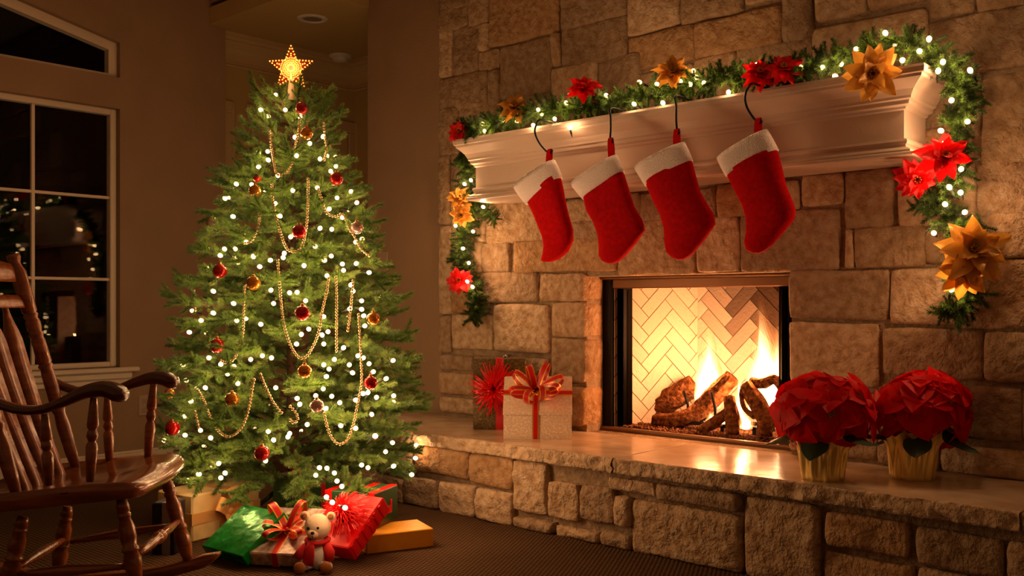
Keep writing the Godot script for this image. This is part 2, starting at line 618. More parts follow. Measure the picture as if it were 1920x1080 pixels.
func build_hall() -> void:
	var p := plain("hall_paint", Color(0.74, 0.64, 0.42), 0.85, 0.0, 0.3)
	var hx := -HALL_X
	var tp_hall := plain("hall_trim", Color(0.78, 0.68, 0.50), 0.5)
	structure("wall_hall", box(Vector3(hx - 0.12, 0, -4.3), Vector3(hx, 2.7, -2.95), 0.002), p, "dim hall wall with panelled doors behind the tree", "wall")
	structure("wall_hall_end", box(Vector3(hx, 0, -4.3), Vector3(-4.2, 2.7, -4.21), 0.002), p, "end wall of the hall seen right of the tree top", "wall")
	structure("wall_hall_near", box(Vector3(hx - 0.12, 0, -3.03), Vector3(-LEFT_X - 0.01, 2.7, -2.93), 0.002), p, "near end of the hall, out of sight", "wall")
	var top := 2.555
	var hole := begin()
	block(hole, Vector3(hx - 0.1, top, -4.3), Vector3(-4.2, top + 0.1, -3.0), 0.001)
	structure("ceiling_hall", done(hole), p, "low flat ceiling of the hall", "ceiling")
	# crown moulding: one profile run along both walls, mitred in the corner
	var prof := [Vector2(0.0, 0.180), Vector2(0.016, 0.180), Vector2(0.022, 0.172), Vector2(0.016, 0.162), Vector2(0.014, 0.148), Vector2(0.030, 0.146), Vector2(0.034, 0.110), Vector2(0.050, 0.078), Vector2(0.080, 0.054), Vector2(0.084, 0.040), Vector2(0.104, 0.038), Vector2(0.108, 0.022), Vector2(0.130, 0.018), Vector2(0.130, 0.0)]
	var rows := []
	for k in [Vector3(hx, 0, -3.03), Vector3(hx, 0, -4.21), Vector3(-4.2, 0, -4.21)]:
		var row := PackedVector3Array()
		for q in prof:
			var x: float = k.x + (q.x if k.x < -4.5 else 0.0)
			var z: float = k.z + (q.x if k.z < -3.5 else 0.0)
			row.append(Vector3(x, top - q.y, z))
		rows.append(row)
	var s := begin()
	smooth(s, false)
	sheet(s, rows)
	structure("trim_1", done(s), tp_hall, "crown moulding round the top of the hall", "moulding")
	# two panelled doors with casings
	var zs := [[-3.04, -3.262], [on_left(461, 195, HALL_X).z, on_left(667, 237, HALL_X).z]]
	for k in 2:
		var z0: float = zs[k][0]
		var z1: float = zs[k][1]
		var y1 := on_left(461, 195, HALL_X).y
		var d := thing("door_%d" % (k + 1), ["panelled hall door mostly hidden behind the window wall", "panelled hall door with wide casing behind the tree"][k], "door", Vector3(hx, 0, (z0 + z1) * 0.5), "", "structure")
		var half := absf(z1 - z0) * 0.5
		var cas := begin()
		block(cas, Vector3(0, 0, half - 0.075), Vector3(0.022, y1 - 0.075, half), 0.006)
		block(cas, Vector3(0, 0, -half), Vector3(0.022, y1 - 0.075, -half + 0.075), 0.006)
		block(cas, Vector3(0, y1 - 0.075, -half), Vector3(0.022, y1, half), 0.006)
		block(cas, Vector3(0.018, 0, half - 0.02), Vector3(0.030, y1 - 0.01, half - 0.004), 0.004)
		block(cas, Vector3(0.018, 0, -half + 0.004), Vector3(0.030, y1 - 0.01, -half + 0.02), 0.004)
		part(d, "door_casing", done(cas), tp_hall)
		var leaf := begin()
		var w := half - 0.08
		var rails := [[0.01, 0.22], [0.92, 1.10], [y1 - 0.22, y1 - 0.08]]
		for r in rails:
			block(leaf, Vector3(0.001, r[0], -w), Vector3(0.016, r[1], w), 0.004)
		for st in [[-w, -w + 0.11], [-0.05, 0.05], [w - 0.11, w]]:
			block(leaf, Vector3(0.001, 0.01, st[0]), Vector3(0.0155, y1 - 0.08, st[1]), 0.004)
		block(leaf, Vector3(0.001, 0.01, -w), Vector3(0.004, y1 - 0.08, w), 0.001)
		part(d, "door_leaf", done(leaf), tp_hall)
		var ph := (w - 0.16) * 0.5 - 0.02
		for pz in [-(w - 0.06) * 0.5, (w - 0.06) * 0.5]:
			for py in [[0.25, 0.89], [1.13, y1 - 0.25]]:
				if ph > 0.02:
					part(d, "panel", box(Vector3(0.003, py[0], pz - ph), Vector3(0.013, py[1], pz + ph), 0.009), tp_hall)
		if k == 1:
			var kn := begin()
			lathe(kn, [Vector2(0.001, 0.06), Vector2(0.022, 0.055), Vector2(0.028, 0.04), Vector2(0.012, 0.025), Vector2(0.01, 0.008), Vector2(0.03, 0.004), Vector2(0.03, 0.0)], 18, Transform3D(Basis(Vector3(0, 0, 1), Vector3(1, 0, 0), Vector3(0, 1, 0)), Vector3(0.01, 0.98, w - 0.06)))
			part(d, "door_knob", done(kn), plain("brass", Color(0.8, 0.6, 0.3), 0.3, 1.0))
	# ceiling fittings
	var spot := on_level(586, 35, top)
	var can := thing("recessed_downlight", "unlit round recessed downlight in the hall ceiling", "downlight", spot)
	s = begin()
	lathe(s, [Vector2(0.055, 0.0), Vector2(0.058, -0.008), Vector2(0.085, -0.006), Vector2(0.088, 0.0)], 32)
	part(can, "trim_ring", done(s), plain("fitting_white", Color(0.85, 0.83, 0.8), 0.5))
	s = begin()
	lathe(s, [Vector2(0.001, -0.001), Vector2(0.030, -0.003), Vector2(0.056, -0.002)], 32)
	part(can, "lens", done(s), plain("fitting_lens", Color(0.5, 0.45, 0.36), 0.4))
	var det := thing("smoke_detector", "white round smoke detector on the hall ceiling", "smoke detector", on_level(638, 104, top))
	s = begin()
	lathe(s, [Vector2(0.001, -0.045), Vector2(0.040, -0.044), Vector2(0.050, -0.030), Vector2(0.052, -0.018)], 32)
	part(det, "cover", done(s), plain("fitting_white", Color(0.85, 0.83, 0.8), 0.5))
	s = begin()
	lathe(s, [Vector2(0.052, -0.018), Vector2(0.072, -0.016), Vector2(0.074, 0.0)], 32)
	part(det, "base_plate", done(s), plain("fitting_white", Color(0.85, 0.83, 0.8), 0.5))

func glass() -> StandardMaterial3D:
	var m := plain("window_glass", Color(0.3, 0.3, 0.3, 0.004), 0.0, 0.0, 0.33)
	m.transparency = BaseMaterial3D.TRANSPARENCY_ALPHA
	return m

func build_windows() -> void:
	var tp := trim_paint()
	var gx := -LEFT_X - 0.06                       # the plane of the glass
	var zf := on_left(225, 300, LEFT_X).z          # jambs of the opening
	var zn := -0.98
	var y_lo := on_left(225, 688, LEFT_X).y
	var y_hi := on_left(225, 204, LEFT_X).y
	var g0 := on_left(204, 300, -gx).z             # edge of the glass
	var g_lo := on_left(204, 678, -gx).y
	var g_hi := on_left(204, 216, -gx).y
	var w := thing("window_1", "dark night window with white muntins reflecting the lit garland", "window", Vector3.ZERO, "", "structure")
	var s := begin()
	block(s, Vector3(gx - 0.03, y_lo, zf), Vector3(gx + 0.02, y_hi, g0), 0.004)
	block(s, Vector3(gx - 0.03, y_lo, zn - 0.03), Vector3(gx + 0.02, y_hi, zn), 0.004)
	block(s, Vector3(gx - 0.03, y_lo, g0), Vector3(gx + 0.02, g_lo, zn - 0.03), 0.004)
	block(s, Vector3(gx - 0.03, g_hi, g0), Vector3(gx + 0.02, y_hi, zn - 0.03), 0.004)
	part(w, "window_frame", done(s), tp)
	var cols := []
	var step := on_left(61, 300, -gx).z - g0
	for k in 4:
		cols.append(minf(g0 + step * k, zn - 0.03))
	var rws := [g_lo, on_left(204, 524, -gx).y, on_left(204, 371, -gx).y, g_hi]
	for k in [1, 2]:
		part(w, "muntin", box(Vector3(gx - 0.012, g_lo, cols[k] - 0.009), Vector3(gx + 0.010, g_hi, cols[k] + 0.009), 0.003), tp)
		part(w, "muntin", box(Vector3(gx - 0.012, rws[k] - 0.008, g0), Vector3(gx + 0.009, rws[k] + 0.008, zn - 0.03), 0.003), tp)
	for i in 3:
		for j in 3:
			for d in [0.0, -0.014]:      # double glazing
				part(w, "pane", pane_mesh(gx + d, rws[j], rws[j + 1], cols[i], cols[i + 1]), glass())
	s = begin()
	var ys := on_left(255, 690, LEFT_X - 0.05).y
	block(s, Vector3(gx + 0.02, y_lo - 0.026, zf - 0.09), Vector3(-LEFT_X + 0.055, y_lo, zn + 0.09), 0.006)
	part(w, "window_sill", done(s), tp)
	s = begin()
	block(s, Vector3(-LEFT_X, y_lo - 0.066, zf - 0.06), Vector3(-LEFT_X + 0.03, y_lo - 0.026, zn + 0.06), 0.008)
	block(s, Vector3(-LEFT_X, y_lo - 0.095, zf - 0.06), Vector3(-LEFT_X + 0.016, y_lo - 0.066, zn + 0.06), 0.004)
	part(w, "sill_apron", done(s), tp)
	# the slanted transom
	var t_lo := on_left(222, 145, LEFT_X).y
	var t_far := on_left(222, 79, LEFT_X).y
	var rise := 0.225
	var t := thing("window_2", "dark transom window with a slanted top above the main window", "window", Vector3.ZERO, "", "structure")
	var outer := PackedVector2Array([Vector2(zf, t_lo), Vector2(zn, t_lo), Vector2(zn, t_far + (zn - zf) * rise), Vector2(zf, t_far)])
	var inner := PackedVector2Array([Vector2(zf + 0.045, t_lo + 0.022), Vector2(zn - 0.04, t_lo + 0.022), Vector2(zn - 0.04, t_far + (zn - zf - 0.04) * rise - 0.05), Vector2(zf + 0.045, t_far + 0.01 - 0.05)])
	var plane := Transform3D(Basis(Vector3(0, 0, 1), Vector3.UP, Vector3(-1, 0, 0)), Vector3(gx - 0.03, 0, 0))
	s = begin()
	for k in 4:
		var q := (k + 1) % 4
		prism(s, PackedVector2Array([outer[k], outer[q], inner[q], inner[k]]), plane, 0.05)
	part(t, "window_frame", done(s), tp)
	s = begin()
	smooth(s, false)
	quad(s, plane * Vector3(inner[0].x, inner[0].y, -0.03), plane * Vector3(inner[1].x, inner[1].y, -0.03), plane * Vector3(inner[2].x, inner[2].y, -0.03), plane * Vector3(inner[3].x, inner[3].y, -0.03), Vector3.RIGHT)
	part(t, "pane", done(s), glass())

func pane_mesh(x: float, y0: float, y1: float, z0: float, z1: float) -> ArrayMesh:
	var s := begin()
	smooth(s, false)
	quad(s, Vector3(x, y0, z0), Vector3(x, y1, z0), Vector3(x, y1, z1), Vector3(x, y0, z1), Vector3.RIGHT)
	return done(s)

func build_stone_wall() -> void:
	var w := thing("wall_stone", "fireplace wall of rough tan limestone blocks with recessed joints", "stone wall", Vector3.ZERO, "", "structure")
	var mortar := plain("mortar", Color(0.66, 0.58, 0.48), 0.95, 0.0, 0.1)
	tri_map(mortar, noise_texture("mortar_tone", 0.02, 5, Color(0.8, 0.76, 0.7), Color.WHITE), Vector3(2, 2, 2), true)
	bump(mortar, noise_texture("stone_relief", 0.010, 8, Color.BLACK, Color.WHITE, 1024), 1.0)
	var z := -STONE_Z - 0.014
	var s := begin()
	block(s, Vector3(-3.558, 0, z - 0.3), Vector3(FIRE_L - 0.004, 3.3, z), 0.002)
	block(s, Vector3(FIRE_R + 0.004, 0, z - 0.3), Vector3(0.7, 3.3, z), 0.002)
	block(s, Vector3(FIRE_L - 0.004, 1.02, z - 0.3), Vector3(FIRE_R + 0.004, 3.3, z), 0.002)
	block(s, Vector3(FIRE_L - 0.004, 0, z - 0.1), Vector3(FIRE_R + 0.004, HEARTH_H - 0.002, z), 0.002)
	part(w, "mortar", done(s), mortar)
	# blocks left of and above the mantel
	lay(w, [[824, -40, 877, 46], [880, -40, 914, 41], [824, 58, 846, 140], [849, 54, 898, 132], [899, 47, 915, 92], [917, -70, 1047, 57],
		[899, 100, 935, 126], [938, 92, 1033, 167], [1036, 65, 1050, 122], [1053, 58, 1174, 103], [1053, -70, 1174, 27], [1178, -60, 1273, 45], [1277, -60, 1393, 19],
		[1178, 73, 1299, 109], [1303, 47, 1464, 77], [1398, -40, 1464, -8], [1470, -40, 1521, 68], [1530, -70, 1623, 23], [1628, -70, 1737, -3],
		[1303, 114, 1378, 180], [1381, 96, 1518, 130], [1523, 59, 1738, 75], [1036, 132, 1120, 185], [1124, 113, 1198, 180], [1201, 140, 1299, 170],
		[1745, -70, 1829, 19], [1833, -70, 1990, -8], [1745, 44, 1990, 110], [1843, 150, 1990, 302], [1770, 130, 1838, 300]], STONE_Z, 0.013, 0.0)
	lay(w, [[824, 151, 915, 198], [918, 134, 936, 194], [824, 207, 860, 286], [863, 204, 936, 262], [824, 293, 843, 420], [824, 426, 845, 588], [847, 290, 902, 380],
		[847, 385, 906, 452], [848, 458, 900, 511], [848, 518, 902, 583], [904, 350, 1000, 376], [912, 384, 1059, 449], [903, 457, 955, 508], [965, 455, 1155, 505],
		[905, 514, 1007, 565], [1014, 517, 1096, 562, 1], [848, 591, 922, 655], [928, 573, 1029, 661], [1036, 569, 1096, 630, 1], [1036, 635, 1096, 717, 1], [1036, 724, 1096, 798, 1],
		[824, 593, 845, 659], [824, 667, 886, 694], [824, 699, 886, 741], [824, 746, 888, 776], [890, 668, 1027, 702], [891, 708, 1029, 748], [893, 754, 1029, 800]], STONE_Z, 0.009, HEARTH_H)
	# blocks under the mantel, over the firebox and to its right
	lay(w, [[1063, 376, 1197, 410], [1063, 416, 1156, 452], [1200, 366, 1341, 403], [1346, 350, 1440, 401], [1443, 344, 1497, 393], [1504, 331, 1579, 381], [1587, 323, 1672, 424],
		[1686, 314, 1826, 418], [1159, 420, 1303, 511], [1308, 411, 1383, 507], [1390, 405, 1573, 503], [1586, 432, 1599, 502], [1604, 430, 1734, 497], [1738, 428, 1845, 487],
		[1482, 511, 1664, 597, 2], [1672, 508, 1799, 607], [1804, 494, 1990, 616], [1484, 606, 1643, 724, 2], [1657, 617, 1840, 709], [1847, 625, 1990, 718],
		[1655, 720, 1751, 815], [1758, 722, 1916, 826], [1922, 727, 1990, 832], [1484, 731, 1647, 806, 2], [1484, 812, 1643, 860, 2], [1650, 822, 1760, 880], [1766, 836, 1990, 905],
		[1833, 313, 1990, 396], [1850, 404, 1990, 477], [1690, 250, 1826, 305]], STONE_Z, 0.011, HEARTH_H)
	# the wall goes on beyond the frame, to the right and overhead
	var x_from := on_wall(1998, 500, STONE_Z).x
	var y := HEARTH_H
	while y < 3.28:
		var h := rng.randf_range(0.16, 0.26)
		var x := x_from
		while x < 0.66:
			var bw := rng.randf_range(0.2, 0.42)
			lay_rect(w, x, minf(x + bw, 0.69), y, minf(y + h, 3.29), STONE_Z, 0.008, 0.03, 0.014)
			x += bw
		y += h
	y = on_wall(1200, -75, STONE_Z).y + 0.02
	while y < 3.28:
		var h := 0.22
		var x := -3.555
		while x < x_from - 0.06:
			var bw := rng.randf_range(0.22, 0.45)
			lay_rect(w, x, minf(x + bw, x_from), y, minf(y + h, 3.29), STONE_Z, 0.008, 0.03, 0.014)
			x += bw
		y += h

func build_hearth() -> void:
	var n := 2.875
	var w := thing("hearth", "raised stone hearth with a smooth slab top and rough block front", "hearth", Vector3.ZERO, "", "structure")
	var mortar: StandardMaterial3D = mats["mortar"]
	part(w, "core", box(Vector3(-3.74, 0, -STONE_Z - 0.005), Vector3(0.69, HEARTH_H - 0.05, -n - 0.030), 0.004), mortar)
	lay(w, [[700, 832, 776, 886], [779, 836, 875, 897], [881, 853, 958, 916], [964, 866, 1022, 964], [700, 890, 754, 955], [758, 893, 818, 958], [825, 902, 888, 978], [895, 915, 958, 995],
		[963, 969, 1037, 1010], [1028, 904, 1080, 977], [1030, 876, 1133, 901], [1087, 911, 1149, 981], [1154, 930, 1180, 988], [1140, 897, 1225, 927], [1231, 909, 1388, 958],
		[1043, 986, 1124, 1034], [1129, 998, 1181, 1048], [1188, 940, 1389, 1100], [1399, 933, 1535, 1130], [1550, 963, 1702, 1046], [1549, 1037, 1712, 1130],
		[1719, 991, 1878, 1082], [1725, 1068, 1878, 1160], [1892, 1019, 2010, 1110], [1888, 1116, 2010, 1190]], n, 0.016, 0.0)
	var x := on_wall(2020, 1000, n).x
	while x < 0.6:
		var bw := rng.randf_range(0.2, 0.4)
		lay_rect(w, x, minf(x + bw, 0.69), 0.0, 0.13, n, 0.014, 0.03, 0.016)
		lay_rect(w, x, minf(x + bw, 0.69), 0.13, 0.275, n, 0.014, 0.03, 0.016)
		x += bw
	# slabs: smooth on top, split along the front edge
	var slab_mat := plain("slab", Color(0.86, 0.78, 0.68), 0.2, 0.0, 0.4)
	tri_map(slab_mat, noise_texture("slab_tone", 0.008, 5, Color(0.80, 0.74, 0.66), Color.WHITE, 512), Vector3(0.8, 0.8, 0.8), true)
	bump(slab_mat, noise_texture("slab_relief", 0.02, 5, Color.BLACK, Color.WHITE, 512), 0.12)
	var joint := on_wall(1149, 859, 2.85).x
	for e in [[-3.75, joint - 0.004], [joint + 0.004, -0.735], [-0.727, 0.70]]:
		var slab := part(w, "slab", box(Vector3(e[0], HEARTH_H - 0.055, -STONE_Z - 0.02), Vector3(e[1], HEARTH_H, -2.866), 0.0015), slab_mat)
		var rows := []
		var steps := int((e[1] - e[0]) / 0.010)
		for i in steps + 1:
			var px: float = lerpf(e[0], e[1], float(i) / steps)
			var row := PackedVector3Array()
			var wob := relief.get_noise_1d(px * 60.0) * 0.008
			row.append(Vector3(px, HEARTH_H - 0.0004, -2.868))
			row.append(Vector3(px, HEARTH_H - 0.0006, -2.856 + wob * 0.5))
			for k in 7:
				var yy := HEARTH_H - 0.003 - 0.050 * k / 6.0
				var zz := -2.846 + wob + relief.get_noise_2d(px * 110.0, yy * 170.0) * 0.012 - absf(relief.get_noise_2d(px * 60.0 + 90.0, yy * 170.0)) * 0.022
				zz += relief.get_noise_2d(px * 320.0, yy * 400.0) * 0.005
				row.append(Vector3(px, yy, zz))
			row.append(Vector3(px, HEARTH_H - 0.056, -2.872))
			rows.append(row)
		var s := begin()
		sheet(s, rows)
		part(slab, "rough_edge", done(s), stone_mat(2))

func brick_mat(soot: int) -> StandardMaterial3D:
	var clean := Color(0.88, 0.82, 0.74) if soot % 2 == 0 else Color(0.85, 0.79, 0.71)
	var m := plain("fire_brick_%d" % soot, clean.lerp(Color(0.15, 0.09, 0.05), (soot / 2) / 6.0), 0.9, 0.0, 0.15)
	bump(m, noise_texture("slab_relief", 0.02, 5, Color.BLACK, Color.WHITE, 512), 0.2)
	m.uv1_triplanar = true
	m.uv1_scale = Vector3(4, 4, 4)
	return m

func herringbone(parent: Node, called: String, o: Vector3, xd: Vector3, w: float, h: float, sooty: bool) -> void:
	var at := Transform3D(Basis(xd, Vector3.UP, xd.cross(Vector3.UP)), o)
	var holder := part(parent, called, box(Vector3(0, 0, -0.04), Vector3(w, h, 0.0), 0.001), plain("fire_joint", Color(0.45, 0.36, 0.26), 0.95, 0.0, 0.1), at)
	var rect := PackedVector2Array([Vector2(0.001, 0.001), Vector2(w - 0.001, 0.001), Vector2(w - 0.001, h - 0.001), Vector2(0.001, h - 0.001)])
	var u := 0.060
	var n := 3
	var g := 0.032
	for b in range(-20, 21):
		for m in range(-4, 5):
			for kind in 2:
				var lo := Vector2(b + 2 * n * m, b) if kind == 0 else Vector2(b, b - 2 * n + 1 + 2 * n * m)
				var hi := lo + (Vector2(n, 1) if kind == 0 else Vector2(1, n))
				var poly := PackedVector2Array()
				for q in [Vector2(lo.x + g, lo.y + g), Vector2(hi.x - g, lo.y + g), Vector2(hi.x - g, hi.y - g), Vector2(lo.x + g, hi.y - g)]:
					poly.append(q.rotated(PI / 4) * u + Vector2(w * 0.42, h * 0.47))
				for cut in Geometry2D.intersect_polygons(poly, rect):
					if cut.size() < 3:
						continue
					var c := Vector2.ZERO
					for q in cut:
						c += q
					c /= cut.size()
					var soot := rng.randi() % 2
					if sooty:
						var far := Vector2((c.x - w * 1.05) / (w * 1.25), (c.y - h * 0.98) / (h * 0.9)).length()
						soot += 2 * int(round(6.0 * clampf(1.25 - far * 1.45, 0.0, 1.0)))
					var s := begin()
					prism(s, cut, Transform3D(Basis.IDENTITY, Vector3(0, 0, 0.006 + rng.randf() * 0.001)), 0.0065)
					part(holder, "brick", done(s), brick_mat(soot))

func build_firebox() -> void:
	var w := thing("firebox", "open metal firebox with pale herringbone brick panels inside the stone wall", "fireplace", Vector3.ZERO, "", "structure")
	var black := plain("black_iron", Color(0.06, 0.05, 0.045), 0.55, 0.6)
	var y0 := 0.337
	var back := 3.92
	var bl := Vector3(-2.39, y0, -back)
	var fl := Vector3(-2.585, y0, -3.505)
	var br := Vector3(-1.94, y0, -back)
	var frr := Vector3(-1.69, y0, -3.505)
	herringbone(w, "left_panel", fl, (bl - fl).normalized(), (bl - fl).length(), 0.70, false)
	herringbone(w, "back_panel", bl, Vector3.RIGHT, br.x - bl.x, 0.70, true)
	herringbone(w, "right_panel", br, (frr - br).normalized(), (frr - br).length(), 0.70, false)
	part(w, "firebox_floor", box(Vector3(-2.66, y0 - 0.06, -4.0), Vector3(-1.62, y0 + 0.004, -3.47), 0.002), plain("firebox_floor", Color(0.42, 0.30, 0.19), 0.95))
	part(w, "firebox_roof", box(Vector3(-2.66, 1.03, -4.0), Vector3(-1.62, 1.07, -3.47), 0.002), black)
	var s := begin()
	block(s, Vector3(FIRE_L - 0.02, y0 - 0.004, -3.52), Vector3(FIRE_L + 0.044, 1.03, -3.490), 0.003)
	block(s, Vector3(FIRE_R - 0.030, y0 - 0.004, -3.52), Vector3(FIRE_R + 0.02, 1.03, -3.474), 0.003)
	part(w, "frame", done(s), black)
	var brass := plain("bronze_trim", Color(0.46, 0.31, 0.19), 0.38, 0.7)
	part(w, "lintel_band", box(Vector3(FIRE_L, 0.968, -3.53), Vector3(FIRE_R, 1.010, -3.50), 0.004), brass)
	part(w, "lintel_trim", box(Vector3(FIRE_L, 1.008, -3.50), Vector3(FIRE_R, 1.019, -3.462), 0.003), brass)
	part(w, "sill_lip", box(Vector3(FIRE_L, y0 - 0.006, -3.505), Vector3(FIRE_R, y0 + 0.012, -3.474), 0.004), plain("bronze_sill", Color(0.55, 0.42, 0.3), 0.4, 0.6))
	# side walls behind the panels keep the firebox closed
	s = begin()
	block(s, Vector3(-2.75, 0.2, -4.05), Vector3(-1.6, 1.1, -3.99), 0.001)
	block(s, Vector3(-2.75, 0.2, -4.05), Vector3(-2.66, 1.1, -3.6), 0.001)
	block(s, Vector3(-1.62, 0.2, -4.05), Vector3(-1.53, 1.1, -3.6), 0.001)
	part(w, "casing", done(s), black)
	# chain curtains drawn to both sides
	var link := begin()
	smooth(link, false)
	for k in [-1.0, 1.0]:
		var d := Vector3(0.0042, 0.0042 * k, 0.0)
		var e := Vector3(-0.0009 * k, 0.0009, 0.0)
		var z := Vector3(0, 0, 0.0009)
		quad(link, -d - e, d - e, d + e + z, -d + e + z, Vector3.BACK)
		quad(link, -d - e, d - e, d + e - z, -d + e - z, Vector3.FORWARD)
	var lm := done(link)
	var steel := plain("chain_steel", Color(0.10, 0.085, 0.07), 0.45, 0.8)
	for side in [0, 1]:
		var xa := FIRE_L + 0.046 if side == 0 else FIRE_R - 0.125
		var xb := FIRE_L + 0.098 if side == 0 else FIRE_R - 0.045
		var cur := thing("chain_curtain", ["black chain mesh curtain bunched at the left of the firebox", "black chain mesh curtain bunched at the right of the firebox"][side], "fire screen", Vector3.ZERO)
		var places := []
		var run := 0.0
		var x: float = xa
		var folds := 5.0 if side == 0 else 4.0
		while x < xb:
			var t: float = (x - xa) / (xb - xa)
			var z := -3.535 + sin(t * TAU * folds) * 0.016
			var slope: float = cos(t * TAU * folds) * 0.016 * TAU * folds / (xb - xa)
			for j in 96:
				places.append(Transform3D(Basis(Vector3.UP, -atan(slope)), Vector3(x, y0 + 0.018 + j * 0.0065, z)))
				places.append(Transform3D(Basis(Vector3.UP, -atan(slope) * 0.5), Vector3(x + 0.003, y0 + 0.021 + j * 0.0065, z - 0.022)))
			x += 0.0062 / sqrt(1.0 + slope * slope)
		scatter(cur, "chain_links", lm, steel, places)
		s = begin()
		tube(s, [Vector3(xa - 0.004, 0.966, -3.535), Vector3(xb + 0.004, 0.966, -3.535)], [0.005], 8)
		part(cur, "rod", done(s), steel)
	# key valve in the wall
	var v := thing("gas_valve", "small round chrome gas valve on the stone above the presents", "valve", on_wall(952, 671, STONE_Z))
	s = begin()
	var face := Transform3D(Basis(Vector3.RIGHT, Vector3(0, 0, 1), Vector3(0, -1, 0)), Vector3(0, 0, 0.0))
	lathe(s, [Vector2(0.017, -0.01), Vector2(0.017, 0.018), Vector2(0.013, 0.022), Vector2(0.007, 0.021), Vector2(0.007, 0.014), Vector2(0.001, 0.013)], 24, face)
	part(v, "escutcheon", done(s), plain("chrome", Color(0.8, 0.8, 0.8), 0.15, 1.0))
	# logs
	var bark := plain("log_bark", Color(0.72, 0.58, 0.45), 0.95, 0.0, 0.1)
	tri_map(bark, noise_texture("bark", 0.02, 5, Color(0.28, 0.20, 0.15), Color(1.0, 0.92, 0.8), 256, FastNoiseLite.TYPE_SIMPLEX_SMOOTH, Color(0.7, 0.55, 0.42)), Vector3(7, 7, 7))
	bump(bark, noise_texture("bark_relief", 0.03, 5, Color.BLACK, Color.WHITE, 256), 1.2)
	log_piece("charred split log lying at the back left of the fire", [[1216, 775, 3.74], [1255, 752, 3.76], [1302, 722, 3.80]], [0.040, 0.048, 0.045], bark)
	log_piece("long forked log slanting across the front of the fire", [[1228, 788, 3.63], [1275, 787, 3.63], [1318, 765, 3.67], [1345, 736, 3.70], [1374, 707, 3.72]], [0.026, 0.029, 0.034, 0.038, 0.034], bark)
	log_piece("small dark log lying in front of the fire", [[1310, 808, 3.56], [1335, 795, 3.57], [1366, 772, 3.60]], [0.018, 0.021, 0.018], bark)
	log_piece("short upright log stump in the middle of the fire", [[1374, 815, 3.57], [1372, 785, 3.59], [1367, 745, 3.63]], [0.024, 0.028, 0.020], bark)
	log_piece("leaning log with a knot hole right of the middle", [[1444, 800, 3.60], [1424, 762, 3.62], [1400, 722, 3.65]], [0.032, 0.034, 0.026], bark)
	log_piece("curved twig bowing out from the leaning log", [[1396, 722, 3.64], [1390, 740, 3.63], [1396, 766, 3.62], [1416, 782, 3.61]], [0.010, 0.009, 0.009, 0.010], bark)
	log_piece("bent log lying across the top of the fire", [[1407, 716, 3.66], [1430, 719, 3.66], [1452, 712, 3.66], [1466, 728, 3.66]], [0.016, 0.020, 0.018, 0.014], bark)
	log_piece("cut stump standing at the right end of the fire", [[1433, 818, 3.56], [1434, 790, 3.57]], [0.028, 0.026], bark)
	var gr := thing("fire_grate", "black iron log grate with upright prongs in the fire", "grate", Vector3.ZERO)
	for e in [[1226, 725, 1234, 748, 3.79], [1282, 733, 1290, 760, 3.70], [1334, 735, 1341, 766, 3.62]]:
		s = begin()
		var top := on_wall(e[0], e[1], e[4])
		var low := on_wall(e[2], e[3], e[4])
		tube(s, [top, low, Vector3(low.x, y0 + 0.05, low.z)], [0.006], 6)
		part(gr, "prong", done(s), black)
	s = begin()
	block(s, Vector3(-2.42, y0 + 0.035, -3.64), Vector3(-1.86, y0 + 0.05, -3.625), 0.002)
	block(s, Vector3(-2.36, y0 + 0.035, -3.80), Vector3(-1.92, y0 + 0.05, -3.785), 0.002)
	for x in [-2.3, -2.1, -1.95]:
		block(s, Vector3(x, y0 + 0.002, -3.80), Vector3(x + 0.015, y0 + 0.05, -3.785), 0.002)
		block(s, Vector3(x, y0 + 0.002, -3.64), Vector3(x + 0.015, y0 + 0.05, -3.625), 0.002)
		block(s, Vector3(x, y0 + 0.035, -3.80), Vector3(x + 0.015, y0 + 0.05, -3.625), 0.002)
	part(gr, "grate_frame", done(s), black)
	# cinders
	var cind := thing("cinders", "bed of small orange brown lava cinders under the logs", "cinders", Vector3.ZERO, "", "stuff")
	s = begin()
	var rows := []
	for i in 6:
		var row := PackedVector3Array()
		for j in 7:
			var th := PI * i / 5.0
			var d := Vector3(sin(th) * cos(TAU * j / 7.0), cos(th), sin(th) * sin(TAU * j / 7.0))
			row.append(d * (0.0048 + 0.0016 * relief.get_noise_3d(d.x * 30, d.y * 30, d.z * 30)))
		rows.append(row)
	sheet(s, rows, true)
	var cm := done(s)
	var places := []
	for i in 3200:
		var q := Vector3(rng.randf_range(-2.53, -1.78), y0 + 0.006 + rng.randf() * 0.012, -rng.randf_range(3.52, 3.86))
		places.append(Transform3D(Basis.from_euler(Vector3(rng.randf() * 6, rng.randf() * 6, 0)).scaled(Vector3.ONE * rng.randf_range(0.5, 1.3)), q))
	scatter(cind, "lava_rock", cm, plain("cinder", Color(0.48, 0.30, 0.16), 0.95), places)

